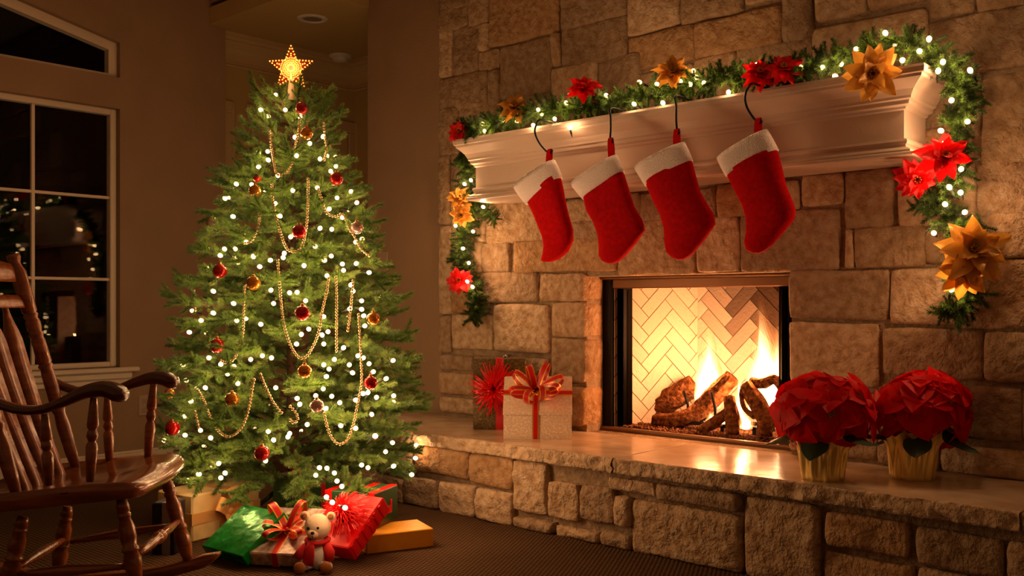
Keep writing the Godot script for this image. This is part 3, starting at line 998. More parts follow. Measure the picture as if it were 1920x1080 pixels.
func log_piece(label: String, spine: Array, radii: Array, m: Material) -> void:
	var pts := []
	for e in spine:
		pts.append(on_wall(e[0], e[1], e[2]))
	var at: Vector3 = pts[0]
	var run := run_of(pts, 0.012)
	var rows := []
	var fr := path_frames(run)
	var seg := 30
	var sd := rng.randf() * 100.0
	for i in run.size():
		var t := float(i) / (run.size() - 1) * (radii.size() - 1)
		var r := lerpf(radii[int(t)], radii[mini(int(t) + 1, radii.size() - 1)], t - int(t))
		var row := PackedVector3Array()
		for j in seg:
			var a := TAU * j / seg
			var d: Vector3 = fr[i][1] * cos(a) + fr[i][2] * sin(a)
			var bumpy := 1.0 + relief.get_noise_3d(d.x * 22 + sd, d.y * 22 + i * 0.35, d.z * 22) * 0.28 + absf(relief.get_noise_2d(j * 6.0 + sd, i * 0.7)) * 0.35
			row.append(run[i] - at + d * r * bumpy)
		if i == 0 or i == run.size() - 1:
			var cap := PackedVector3Array()
			for q in row:
				cap.append((run[i] - at).lerp(q, 0.05))
			if i == 0:
				rows.append(cap)
				rows.append(row)
			else:
				rows.append(row)
				rows.append(cap)
		else:
			rows.append(row)
	var s := begin()
	sheet(s, rows, true)
	var o := part(self, numbered("fire_log"), done(s), m, Transform3D(Basis.IDENTITY, at))
	tag(o, label, "log", "logs in the fireplace")

const VEILS := 7

func flame_mat(k: int) -> StandardMaterial3D:
	var key := "flame_%d" % k
	if mats.has(key):
		return mats[key]
	var t := k / float(VEILS - 1)
	var m := plain(key, Color(0.0, 0.0, 0.0, lerpf(0.15, 0.75, t * t)), 1.0, 0.0, 0.0)
	m.transparency = BaseMaterial3D.TRANSPARENCY_ALPHA
	m.vertex_color_use_as_albedo = true
	m.emission_enabled = true
	m.emission = Color(1.0, 0.50, 0.14).lerp(Color(1.0, 0.86, 0.66), sqrt(t))
	m.emission_energy_multiplier = lerpf(2.0, 16.0, t)
	return m

func flame(parent: Node, px: float, py: float, n: float, h: float, w: float, lean: float) -> void:
	var base := on_wall(px, py, n)
	var ph := rng.randf() * 6.0
	for k in VEILS:
		var f := k / float(VEILS - 1)
		var hh: float = h * lerpf(1.0, 0.55, f)
		var ww: float = w * lerpf(1.0, 0.42, f)
		var s := begin()
		var rows := []
		var shade := []
		var steps := 22
		for i in steps + 1:
			var t := float(i) / steps
			var r := ww * (0.50 + 1.15 * sqrt(t + 0.01)) * pow(1.0 - t, 0.95) + 0.0004
			var c := Vector3(lean * t * t * h + sin(t * 5.0 + ph) * t * w * 0.45, t * hh, cos(t * 4.0 + ph) * t * w * 0.3)
			var row := PackedVector3Array()
			for j in 20:
				var a := TAU * j / 20.0
				var wob := 1.0 + 0.20 * sin(a * 2.0 + t * 5.0 + ph + k) + 0.16 * sin(a * 3.0 - t * 8.0 + k * 1.3) + 0.10 * sin(a * 5.0 + t * 14.0 + ph)
				row.append(c + Vector3(cos(a), 0, sin(a) * 0.7) * r * wob)
			rows.append(row)
			shade.append(clampf(pow(1.0 - t, 1.1) * minf(1.0, 0.4 + t * 6.0), 0.0, 1.0))
		for i in steps:
			for j in 20:
				var q := (j + 1) % 20
				for e in [[i, j], [i + 1, q], [i, q], [i, j], [i + 1, j], [i + 1, q]]:
					s.set_color(Color(1, 1, 1, shade[e[0]]))
					s.add_vertex(rows[e[0]][e[1]])
		part(parent, "flame_core" if f > 0.7 else "flame" if f > 0.3 else "flame_veil", done(s), flame_mat(k), Transform3D(Basis.IDENTITY, base))

func build_fire() -> void:
	var f := thing("fire", "bright yellow white gas flames rising between the logs", "fire", Vector3.ZERO)
	# left tongue, right tongue, low flames between
	flame(f, 1326, 765, 3.72, 0.42, 0.060, -0.02)
	flame(f, 1340, 765, 3.73, 0.34, 0.042, 0.02)
	flame(f, 1314, 765, 3.70, 0.27, 0.034, 0.05)
	flame(f, 1343, 760, 3.74, 0.28, 0.032, -0.08)
	flame(f, 1438, 775, 3.72, 0.52, 0.062, -0.02)
	flame(f, 1418, 775, 3.74, 0.44, 0.052, 0.0)
	flame(f, 1456, 780, 3.70, 0.42, 0.048, -0.03)
	flame(f, 1385, 780, 3.68, 0.22, 0.030, 0.05)
	flame(f, 1352, 800, 3.64, 0.09, 0.030, 0.0)
	flame(f, 1398, 805, 3.62, 0.10, 0.034, 0.0)
	flame(f, 1332, 800, 3.66, 0.08, 0.026, 0.0)
	var c := Color(1.0, 0.64, 0.40)
	for e in [[1328, 700, 3.70, 1.0], [1435, 690, 3.69, 1.25], [1385, 760, 3.66, 0.5]]:
		lamp(f, "flame_light", on_wall(e[0], e[1], e[2]), c, FIRE_GLOW * e[3], 0.04)

func build_mantel() -> void:
	var w := thing("mantel", "long cream painted mantel shelf with crown moulding on the stone wall", "mantel", Vector3(0, 0, 0))
	var xl := -3.10
	var xr := -1.157
	var body := 3.16
	# height above the eye, how far it stands out from the body
	var prof := [Vector2(0.753, 0.0), Vector2(0.753, 0.095), Vector2(0.744, 0.098), Vector2(0.729, 0.095), Vector2(0.726, 0.086), Vector2(0.718, 0.084), Vector2(0.705, 0.066), Vector2(0.690, 0.048), Vector2(0.672, 0.036), Vector2(0.664, 0.034), Vector2(0.660, 0.026), Vector2(0.648, 0.024), Vector2(0.643, 0.010), Vector2(0.636, 0.008), Vector2(0.632, 0.0)]
	var mat := plain("mantel_paint", Color(0.79, 0.71, 0.64), 0.42, 0.0, 0.4)
	bump(mat, noise_texture("paint_grain", 0.12, 3, Color.BLACK, Color.WHITE, 512), 0.04)
	mat.uv1_triplanar = true
	var low := [Vector2(0.540, 0.0), Vector2(0.538, 0.012), Vector2(0.530, 0.016), Vector2(0.522, 0.012), Vector2(0.520, 0.008), Vector2(0.512, 0.010), Vector2(0.505, 0.024), Vector2(0.500, 0.030), Vector2(0.494, 0.030), Vector2(0.490, 0.040), Vector2(0.482, 0.043), Vector2(0.479, 0.038), Vector2(0.479, 0.0)]
	for k in 3:
		var pr: Array = [prof, [Vector2(0.640, 0.0), Vector2(0.530, 0.0)], low][k]
		var rows := []
		for q in pr:
			var l: float = xl - q.y * 0.55
			var r: float = xr + q.y
			var z: float = -body + q.y
			var b := -STONE_Z + 0.003
			rows.append(PackedVector3Array([Vector3(l, EYE_H + q.x, b), Vector3(l, EYE_H + q.x, z), Vector3(r, EYE_H + q.x, z), Vector3(r, EYE_H + q.x, b)]))
		var s := begin()
		smooth(s, false)
		sheet(s, rows)
		# closing faces
		for e in [0, rows.size() - 1]:
			quad(s, rows[e][0], rows[e][1], rows[e][2], rows[e][3], Vector3.UP if e == 0 else Vector3.DOWN)
		part(w, ["crown_moulding", "frieze_board", "base_moulding"][k], done(s), mat)

# ---------------------------------------------------------------- rocking chair
var chair_o := Vector3.ZERO
var chair_b := Basis.IDENTITY

func on_chair(px: float, py: float, w: float) -> Vector3:     # chair's own axes: x forward, y up, -z across to the far side
	var across := -chair_b.z
	var r := ray(px, py)
	var t := (chair_o + across * w - eye).dot(across) / r.dot(across)
	return chair_b.inverse() * (eye + r * t - chair_o)

func build_chair() -> void:
	var corner := at_depth(258, 898, 2.635)
	chair_o = Vector3(corner.x, 0, corner.z)
	chair_b = Basis(Vector3.UP, deg_to_rad(47.2))
	var c := thing("rocking_chair", "brown varnished wooden rocking chair with turned posts, facing the tree", "chair", chair_o)
	c.basis = chair_b
	var oak := wood_mat("oak", Color(0.38, 0.19, 0.08), Color(0.60, 0.34, 0.15), 0.2)
	var dark := wood_mat("dark_oak", Color(0.24, 0.08, 0.04), Color(0.33, 0.12, 0.06), 0.18)
	var top := corner.y
	# seat: a thick saddle, its front rolled down
	var rows := []
	var n := 26
	for i in n + 1:
		var q := float(i) / n
		var w := lerpf(-0.012, 0.512, q)
		var edge := 1.0 - pow(absf(q * 2.0 - 1.0), 12.0)
		var front := 0.006 + 0.020 * sin(q * PI) * edge - 0.02 * (1.0 - edge)
		var back := -0.47 - 0.015 * edge + 0.03 * (1.0 - edge)
		var scoop := 0.020 * pow(sin(q * PI), 0.7) * edge
		var ridge := 0.010 * exp(-pow((q - 0.5) / 0.12, 2.0))
		var row := PackedVector3Array()
		var th := 0.056 * (0.88 + 0.12 * edge)
		for p in [[0.0, -th], [0.0, -0.012], [0.02, 0.0], [0.15, -scoop], [0.45, -scoop], [0.7, -scoop * 0.7], [0.88, -0.004 + ridge], [0.95, -0.006 + ridge * 0.6], [0.985, -0.014], [1.0, -0.028], [0.995, -0.044], [0.975, -th]]:
			var x := lerpf(back, front, p[0])
			row.append(Vector3(x, top + p[1] + x * 0.09, -w))
		if i == 0 or i == n:
			var mid := Vector3.ZERO
			for p in row:
				mid += p
			mid /= row.size()
			var cap := PackedVector3Array()
			for p in row:
				cap.append(mid.lerp(p, 0.05))
			if i == 0:
				rows.append(cap)
				rows.append(row)
			else:
				rows.append(row)
				rows.append(cap)
		else:
			rows.append(row)
	var s := begin()
	sheet(s, rows, true)
	part(c, "seat", done(s), oak)
	# legs
	var leg_prof := [[0.0, 0.013], [0.06, 0.017], [0.14, 0.019], [0.16, 0.015], [0.18, 0.019], [0.21, 0.019], [0.23, 0.016], [0.34, 0.023], [0.46, 0.023], [0.56, 0.019], [0.58, 0.023], [0.62, 0.024], [0.64, 0.019], [0.72, 0.025], [0.84, 0.023], [0.94, 0.018], [1.0, 0.015]]
	for e in [[311, 896, 353, 1050, 0.45], [227, 936, 256, 1092, 0.05], [43, 968, 15, 1098, 0.06], [127, 950, 108, 1072, 0.43]]:
		s = begin()
		turned(s, on_chair(e[0], e[1], e[4]), on_chair(e[2], e[3], e[4]), leg_prof)
		part(c, "leg", done(s), oak)
	# rockers
	for w in [0.05, 0.45]:
		rows = []
		for i in 41:
			var x := lerpf(-0.84, 0.125, i / 40.0)
			var y := pow(x + 0.27, 2.0) / 2.3
			var hgt := 0.040
			if i == 0 or i == 40:
				hgt = 0.012
			elif i == 1 or i == 39:
				hgt = 0.030
			var row := PackedVector3Array()
			for p in [[-1, 0.0], [-0.7, -0.0], [0.7, 0.0], [1, 0.004], [1, hgt - 0.004], [0.7, hgt], [-0.7, hgt], [-1, hgt - 0.004]]:
				row.append(Vector3(x, y + p[1] + (0.02 if i == 0 or i == 40 else 0.006 if i == 1 or i == 39 else 0.0), -w + p[0] * 0.018))
			if i == 0 or i == 40:
				var cap := PackedVector3Array()
				for p in row:
					cap.append(p.lerp(Vector3(x, y + 0.025, -w), 0.95))
				if i == 0:
					rows.append(cap)
					rows.append(row)
				else:
					rows.append(row)
					rows.append(cap)
			else:
				rows.append(row)
		s = begin()
		sheet(s, rows, true)
		part(c, "rocker", done(s), oak)
	# stretchers
	var rung := [[0.0, 0.008], [0.15, 0.011], [0.30, 0.015], [0.42, 0.014], [0.44, 0.018], [0.47, 0.020], [0.5, 0.015], [0.53, 0.020], [0.56, 0.018], [0.58, 0.014], [0.70, 0.015], [0.85, 0.011], [1.0, 0.008]]
	var slim := [[0.0, 0.008], [0.2, 0.011], [0.5, 0.016], [0.8, 0.011], [1.0, 0.008]]
	for e in [[256, 1042, 0.05, 336, 976, 0.45, 0], [133, 1016, 0.43, 328, 985, 0.45, 1], [30, 1066, 0.06, 121, 1010, 0.43, 1], [30, 1076, 0.06, 236, 1062, 0.05, 1]]:
		s = begin()
		turned(s, on_chair(e[0], e[1], e[2]), on_chair(e[3], e[4], e[5]), rung if e[6] == 0 else slim)
		part(c, "stretcher", done(s), oak)
	# back: stiles, rails, arrow slats
	var far_top := on_chair(24, 478, 0.46)
	var far_low := on_chair(143, 880, 0.46)
	var near_w := 0.02
	var stile := [[0.0, 0.020], [0.015, 0.021], [0.04, 0.015], [0.055, 0.017], [0.08, 0.024], [0.20, 0.024], [0.265, 0.022], [0.27, 0.018], [0.28, 0.023], [0.295, 0.018], [0.31, 0.022], [0.34, 0.022], [0.36, 0.018], [0.37, 0.023], [0.385, 0.018], [0.40, 0.021], [0.50, 0.022], [0.505, 0.018], [0.515, 0.023], [0.53, 0.018], [0.55, 0.020], [0.68, 0.021], [0.70, 0.017], [0.715, 0.023], [0.74, 0.017], [0.80, 0.021], [0.92, 0.018], [1.0, 0.013]]
	for w in [0.46, near_w]:
		s = begin()
		turned(s, Vector3(far_top.x, far_top.y, -w), Vector3(far_low.x, far_low.y, -w), stile, 16)
		part(c, "back_post", done(s), oak)
	for e in [[27, 497, 529, "crest_rail"], [42, 553, 577, "back_rail"]]:
		var hi := on_chair(e[0], e[1], 0.46)
		var lo := on_chair(e[0], e[2], 0.46)
		rows = []
		for i in 13:
			var q := i / 12.0
			var w := lerpf(near_w, 0.46, q)
			var bow := 0.035 * sin(q * PI)
			var rise: float = (0.020 * sin(q * PI)) if e[3] == "crest_rail" else 0.0
			var a := hi.lerp(lo, 0.0)
			var row := PackedVector3Array()
			for p in [[-0.010, 0.0], [0.006, 0.003], [0.010, 0.5], [0.006, 0.997], [-0.010, 1.0], [-0.013, 0.5]]:
				row.append(Vector3(a.x - bow + p[0] + 0.018 * p[1], lerpf(hi.y + rise, lo.y, p[1]), -w))
			rows.append(row)
		s = begin()
		sheet(s, rows, true)
		part(c, e[3], done(s), oak)
	for k in 4:
		var w: float = [0.095, 0.19, 0.285, 0.375][k]
		var q := (w - near_w) / (0.46 - near_w)
		var bow := 0.035 * sin(q * PI)
		var hi := on_chair(42, 570, 0.46)
		var lo := far_low
		rows = []
		for i in 21:
			var t := i / 20.0
			var wid := 0.007 + 0.019 * smoothstep(0.02, 0.22, t) - 0.012 * smoothstep(0.35, 1.0, t)
			var x := lerpf(hi.x - bow, lo.x - 0.012 * sin(q * PI), t) - 0.012 * sin(t * PI)
			var y := lerpf(hi.y, lo.y - 0.012, t)
			var zc := lerpf(w, lerpf(0.26, w, 0.88), t)
			var row := PackedVector3Array()
			var turn := deg_to_rad(lerpf(8.0, 52.0, q))
			for p in [[-0.006, -1.0], [0.006, -1.0], [0.006, 1.0], [-0.006, 1.0]]:
				row.append(Vector3(x + p[0] * cos(turn) - p[1] * wid * sin(turn), y, -zc + p[1] * wid * cos(turn) + p[0] * sin(turn)))
			rows.append(row)
		s = begin()
		sheet(s, rows, true)
		part(c, "slat", done(s), oak)
		if k < 3:
			s = begin()
			var mid_w := w + 0.045
			var a := on_chair(27, 522, 0.46)
			var b := on_chair(42, 560, 0.46)
			turned(s, Vector3(a.x - bow, a.y, -mid_w), Vector3(b.x - bow, b.y, -mid_w), [[0.0, 0.006], [0.3, 0.008], [0.5, 0.014], [0.7, 0.008], [1.0, 0.006]], 12)
			part(c, "spindle", done(s), oak)
	# arms and their posts
	for e in [[[[-60, 728], [0, 757], [40, 768], [80, 767], [120, 753], [160, 735], [195, 729], [222, 738], [234, 752]], 0.0], [[[88, 710], [128, 728], [170, 738], [215, 731], [255, 717], [290, 708], [318, 713], [331, 727]], 0.50]]:
		var pts := []
		for p in e[0]:
			pts.append(on_chair(p[0], p[1], e[1]))
		var run := run_of(pts, 0.006)
		rows = []
		for i in run.size():
			var t := float(i) / (run.size() - 1)
			var a: Vector3 = run[maxi(i - 1, 0)]
			var b: Vector3 = run[mini(i + 1, run.size() - 1)]
			var d := (b - a).normalized()
			var nrm := Vector3(-d.y, d.x, 0)
			var th := 0.015 + 0.008 * smoothstep(0.5, 0.95, t) - 0.004 * (1.0 - t)
			var wid := 0.026 + 0.010 * smoothstep(0.6, 0.95, t)
			var tip := minf(1.0, (1.0 - t) * (run.size() - 1) / 5.0)
			th *= sqrt(maxf(0.02, 1.0 - pow(1.0 - tip, 2.0)))
			wid *= sqrt(maxf(0.05, 1.0 - pow(1.0 - tip, 2.5)))
			var row := PackedVector3Array()
			for j in 16:
				var an := TAU * j / 16.0
				row.append(run[i] + nrm * th * signf(sin(an)) * pow(absf(sin(an)), 0.6) + Vector3(0, 0, wid * signf(cos(an)) * pow(absf(cos(an)), 0.6)))
			rows.append(row)
		var first := PackedVector3Array()
		var last := PackedVector3Array()
		for p in rows[0]:
			first.append((run[0] as Vector3).lerp(p, 0.02))
		for p in rows[rows.size() - 1]:
			last.append((run[run.size() - 1] as Vector3).lerp(p, 0.02))
		rows.push_front(first)
		rows.append(last)
		s = begin()
		sheet(s, rows, true)
		part(c, "arm", done(s), dark)
	var post := [[0.0, 0.009], [0.03, 0.010], [0.32, 0.016], [0.36, 0.014], [0.38, 0.010], [0.40, 0.013], [0.46, 0.016], [0.50, 0.012], [0.52, 0.010], [0.54, 0.013], [0.58, 0.016], [0.75, 0.015], [1.0, 0.011]]
	for e in [[176, 746, 169, 903, 0.012], [84, 776, 92, 910, 0.012], [288, 716, 277, 858, 0.49], [201, 744, 205, 866, 0.49]]:
		s = begin()
		turned(s, on_chair(e[0], e[1], e[4]), on_chair(e[2], e[3], e[4]), post)
		part(c, "arm_post", done(s), oak)

# ---------------------------------------------------------------- evergreens
func sprig(length: float, needles: int, nl: float, nw: float, seed_: int) -> ArrayMesh:
	# a twig along +y set all round with needles
	var r := RandomNumberGenerator.new()
	r.seed = seed_
	var s := begin()
	smooth(s, false)
	for k in 3:
		var a := TAU * k / 3.0
		var b := TAU * (k + 1) / 3.0
		quad(s, Vector3(cos(a), 0, sin(a)) * 0.0016, Vector3(cos(b), 0, sin(b)) * 0.0016, Vector3(cos(b) * 0.0008, length, sin(b) * 0.0008), Vector3(cos(a) * 0.0008, length, sin(a) * 0.0008), Vector3(cos(a + 1.0), 0, sin(a + 1.0)))
	for i in needles:
		var t := (i + r.randf()) / needles
		var phi := i * 2.39996 + r.randf() * 0.6
		var tilt := lerpf(1.15, 0.70, t) + r.randf_range(-0.25, 0.25)
		var d := Vector3(cos(phi) * sin(tilt), cos(tilt), sin(phi) * sin(tilt))
		var side := d.cross(Vector3(r.randf() - 0.5, r.randf() - 0.5, r.randf() - 0.5)).normalized()
		var p := Vector3(0, t * length, 0)
		var l := nl * r.randf_range(0.75, 1.15) * (1.0 - 0.25 * t)
		tri(s, p - side * nw * 0.5, p + side * nw * 0.5, p + d * l, Vector3.UP)
	return done(s)

func needle_mat(k: int) -> StandardMaterial3D:
	var m := plain("needles_%d" % k, [Color(0.34, 0.42, 0.22), Color(0.43, 0.49, 0.27), Color(0.26, 0.34, 0.18)][k], 0.42, 0.0, 0.5)
	m.backlight_enabled = true
	m.backlight = Color(0.40, 0.55, 0.20)
	return m

func garland_mat(k: int) -> StandardMaterial3D:
	var m := plain("garland_needles_%d" % k, [Color(0.15, 0.20, 0.095), Color(0.21, 0.265, 0.125)][k], 0.5, 0.0, 0.4)
	m.backlight_enabled = true
	m.backlight = Color(0.35, 0.5, 0.16)
	return m

func aim(d: Vector3, roll: float) -> Basis:       # +y turned to d
	d = d.normalized()
	var x := d.cross(Vector3(0.31, 0.2, 0.93)).normalized()
	return Basis(x, d, x.cross(d)) * Basis(Vector3.UP, roll)

func tree_radius(h: float) -> float:
	var prof := [[1.86, 0.03], [1.80, 0.09], [1.71, 0.155], [1.50, 0.205], [1.39, 0.27], [1.28, 0.32], [1.165, 0.355], [1.05, 0.40], [0.94, 0.43], [0.83, 0.465], [0.72, 0.475], [0.61, 0.505], [0.50, 0.52], [0.39, 0.535], [0.28, 0.55], [0.16, 0.54], [0.05, 0.40]]
	for i in range(1, prof.size()):
		if h >= prof[i][0]:
			var t: float = (h - prof[i][0]) / (prof[i - 1][0] - prof[i][0])
			return lerpf(prof[i][1], prof[i - 1][1], clampf(t, 0.0, 1.0))
	return 0.4

const TREE_D := 4.0
const TREE_PX := 548.0

func on_tree(px: float, py: float, k := 1.0) -> Vector3:     # the point of the tree's front surface seen there
	var h := EYE_H + (HORIZON - py) / FOCAL * 3.7
	var r := tree_radius(h) * k
	h = EYE_H + (HORIZON - py) / FOCAL * (TREE_D - r * 0.7)
	r = tree_radius(h) * k
	var dx := (px - TREE_PX) / FOCAL * (TREE_D - r * 0.5)
	return at_depth(px, py, TREE_D - sqrt(maxf(r * r - dx * dx, 0.0009)))

func bulb_mesh() -> ArrayMesh:
	var s := begin()
	lathe(s, [Vector2(0.0005, 0.0100), Vector2(0.0046, 0.0084), Vector2(0.0076, 0.0044), Vector2(0.0084, 0.0), Vector2(0.0074, -0.0046), Vector2(0.0045, -0.0085), Vector2(0.0005, -0.0095)], 10)
	return done(s)

func bulb_mat() -> StandardMaterial3D:
	var m := plain("bulb_glow", Color(1.0, 0.93, 0.8), 0.4)
	m.emission_enabled = true
	m.emission = Color(1.0, 0.80, 0.54)
	m.emission_energy_multiplier = 8.0
	return m

const WARM := Color(1.0, 0.76, 0.545)

func string_of_lights(o: Node3D, places: Array, dirs: Array, glow: float) -> void:
	var bm := bulb_mesh()
	var s := begin()
	for i in places.size():
		var d: Vector3 = dirs[i]
		var at: Vector3 = places[i]
		part(o, "bulb", bm, bulb_mat(), Transform3D(aim(d, 0.0), at))
		tube(s, [at - d * 0.010, at - d * 0.012, at - d * 0.026, at - d * 0.045], [0.0034, 0.0048, 0.0046, 0.0014], 6)
		lamp(o, "bulb_light", at, WARM, glow, 0.006)
	part(o, "wire", done(s), plain("green_wire", Color(0.06, 0.13, 0.05), 0.5)).set_meta("kind", "stuff")

func build_tree() -> void:
	var axis := at_depth(TREE_PX, HORIZON, TREE_D)
	var foot := Vector3(axis.x, 0, axis.z)
	var t := thing("christmas_tree", "tall lit green artificial Christmas tree before the hall opening", "tree", foot)
	var bark := plain("tree_trunk", Color(0.30, 0.20, 0.11), 0.9)
	var s := begin()
	tube(s, [Vector3(0, 0.03, 0), Vector3(0, 0.6, 0), Vector3(0, 1.3, 0), Vector3(0, 1.86, 0)], [0.026, 0.022, 0.014, 0.005], 10)
	part(t, "trunk", done(s), bark)
	s = begin()
	for k in 4:
		var a := TAU * k / 4.0 + 0.4
		var d := Vector3(cos(a), 0, sin(a))
		tube(s, [Vector3(0, 0.16, 0) + d * 0.028, d * 0.10 + Vector3(0, 0.10, 0), d * 0.22 + Vector3(0, 0.012, 0), d * 0.25 + Vector3(0, 0.010, 0)], [0.009], 8)
	part(t, "tree_stand", done(s), plain("stand_green", Color(0.08, 0.16, 0.07), 0.5))
	var spr := [sprig(0.090, 210, 0.025, 0.0032, 1), sprig(0.075, 180, 0.024, 0.0032, 2), sprig(0.105, 230, 0.026, 0.0032, 3)]
	var where := [[], [], []]
	var wood := begin()
	var h := 0.22
	var k := 0
	while h < 1.76:
		var full := tree_radius(h)
		var turns := maxi(8, int(full * 23.0))
		for j in turns:
			var a := TAU * (j + rng.randf_range(-0.3, 0.3)) / turns + k * 1.1
			var r := full * rng.randf_range(0.84, 1.06)
			if h > 1.6:
				r = full * rng.randf_range(0.7, 1.25)
			var d := Vector3(cos(a), 0, sin(a))
			var lift := rng.randf_range(-0.02, 0.05) + (0.05 if h > 1.5 else 0.0)
			if h < 0.33:
				lift = rng.randf_range(-0.05, 0.03)
				if k == 0 and (absf(wrapf(a - atan2(-fwd.z * 0.96 + rgt.z * 0.28, -fwd.x * 0.96 + rgt.x * 0.28), -PI, PI)) < 0.16):
					lift = -0.13      # low branches droop out over the presents
					r *= 1.25
			var p0 := Vector3(0, h - 0.10 * r, 0)
			var pts := [p0, p0 + d * r * 0.5 + Vector3(0, 0.12 * r, 0), Vector3(0, h + lift, 0) + d * r]
			var run := run_of(pts, 0.042)
			tube(wood, run, [0.0035], 4)
			for i in run.size():
				var q := float(i) / (run.size() - 1)
				if q < 0.28:
					continue
				var p: Vector3 = run[i]
				var f := (pts[2] - pts[1] as Vector3).normalized()
				var side := f.cross(Vector3.UP).normalized()
				if i == run.size() - 1:
					where[rng.randi() % 3].append(Transform3D(aim(f + Vector3(0, rng.randf_range(-0.1, 0.3), 0), rng.randf() * 6.0), p - f * 0.04))
				for sg in [-1.0, 1.0]:
					var dd: Vector3 = f * rng.randf_range(0.5, 1.0) + side * sg * rng.randf_range(0.6, 1.0) + Vector3.UP * rng.randf_range(-0.25, 0.45)
					where[rng.randi() % 3].append(Transform3D(aim(dd, rng.randf() * 6.0).scaled(Vector3.ONE * rng.randf_range(0.65, 1.0) * (0.7 if h > 1.5 else 1.0)), p))
				if rng.randf() < 0.55:
					var up: Vector3 = f * 0.6 + Vector3.UP * rng.randf_range(0.4, 1.0) * (1.0 if rng.randf() < 0.7 else -0.7) + side * rng.randf_range(-0.5, 0.5)
					where[rng.randi() % 3].append(Transform3D(aim(up, rng.randf() * 6.0).scaled(Vector3.ONE * rng.randf_range(0.6, 0.9)), p))
		h += lerpf(0.070, 0.055, h / 1.8)
		k += 1
	for i in 12:
		where[1].append(Transform3D(aim(Vector3(rng.randf() - 0.5, 1.2, rng.randf() - 0.5), i), Vector3(0, 1.66 + i * 0.008, 0)))
	part(t, "branches", done(wood), bark).set_meta("kind", "stuff")
	for i in 3:
		scatter(t, "needles", spr[i], needle_mat(i), where[i])
	# the string of lights, bulb by bulb as seen, and some on the far side
	var lit := [[535, 206], [563, 220], [503, 218], [553, 257], [606, 256], [581, 269], [556, 292], [600, 298], [613, 293], [485, 286], [502, 284], [503, 300], [485, 313], [521, 329], [630, 312], [620, 321], [443, 345], [472, 346], [497, 356], [595, 352], [549, 357], [658, 359], [517, 178], [489, 206],
		[422, 372], [437, 406], [457, 442], [462, 454], [390, 467], [421, 467], [413, 479], [441, 467], [445, 482], [475, 481], [533, 475], [531, 483], [507, 488], [487, 500], [516, 382], [525, 405], [545, 444], [446, 492],
		[632, 371], [669, 380], [617, 392], [642, 408], [600, 428], [622, 430], [667, 454], [679, 448], [621, 480], [570, 498], [642, 495], [668, 494], [608, 488], [591, 462]]
	lit.append_array([[390, 503], [400, 546], [438, 569], [508, 544], [513, 569], [543, 549], [557, 548], [400, 587], [377, 601], [444, 601], [461, 597], [489, 608], [355, 623], [556, 645],
		[692, 511], [613, 517], [644, 507], [658, 534], [662, 546], [573, 564], [678, 564], [656, 579], [678, 580], [682, 592], [607, 594], [579, 617], [615, 622], [604, 628], [684, 611], [565, 627], [607, 645], [644, 652],
		[343, 684], [392, 671], [414, 683], [438, 687], [492, 667], [509, 671], [470, 674], [427, 701], [446, 719], [349, 713], [385, 727], [358, 752], [346, 781], [376, 807], [347, 816], [395, 821], [503, 809], [543, 813], [517, 727]])
	lit.append_array([[607, 684], [617, 692], [612, 706], [655, 684], [661, 699], [627, 674], [671, 667], [681, 671], [692, 682], [700, 697], [724, 710], [738, 742], [737, 754], [557, 747], [562, 758], [592, 742], [622, 743], [637, 755], [611, 766], [606, 729], [681, 738], [690, 736], [667, 750], [706, 745], [697, 777], [576, 796], [639, 798], [703, 817], [737, 676], [667, 803],
		[383, 837], [513, 825], [540, 819], [398, 872], [410, 869], [422, 887], [414, 896], [373, 889], [308, 826], [352, 901], [498, 864], [736, 830], [704, 818], [723, 847], [779, 859], [772, 890], [738, 874], [599, 877], [592, 891], [613, 878], [627, 887], [641, 912], [612, 932], [623, 942], [647, 952], [678, 872], [690, 877], [632, 902]])
	var places := []
	var dirs := []
	for e in lit:
		var p := on_tree(e[0], e[1], rng.randf_range(0.93, 1.03))
		if e[1] > 900 and e[0] > 600:      # the branch that droops out over the presents
			p = at_depth(e[0], e[1], lerpf(3.40, 3.10, (e[1] - 900) / 52.0))
		var out := Vector3(p.x - foot.x, 0, p.z - foot.z).normalized()
		places.append(p)
		dirs.append((out + Vector3(rng.randf_range(-0.5, 0.5), rng.randf_range(-0.2, 0.7), rng.randf_range(-0.5, 0.5))).normalized())
	for i in 44:
		var hh := 0.25 + 1.35 * pow(i / 44.0, 1.2)
		var a := atan2(fwd.z, fwd.x) + rng.randf_range(-1.45, 1.45)
		var d := Vector3(cos(a), 0, sin(a))
		places.append(foot + d * tree_radius(hh) * 0.97 + Vector3(0, hh, 0))
		dirs.append((d + Vector3(0, 0.3, 0)).normalized())
	var lights := thing("tree_lights", "string of warm white fairy lights wound through the Christmas tree", "string lights", Vector3.ZERO)
	string_of_lights(lights, places, dirs, TREE_GLOW)
	build_star()
	build_baubles()
	build_beads()

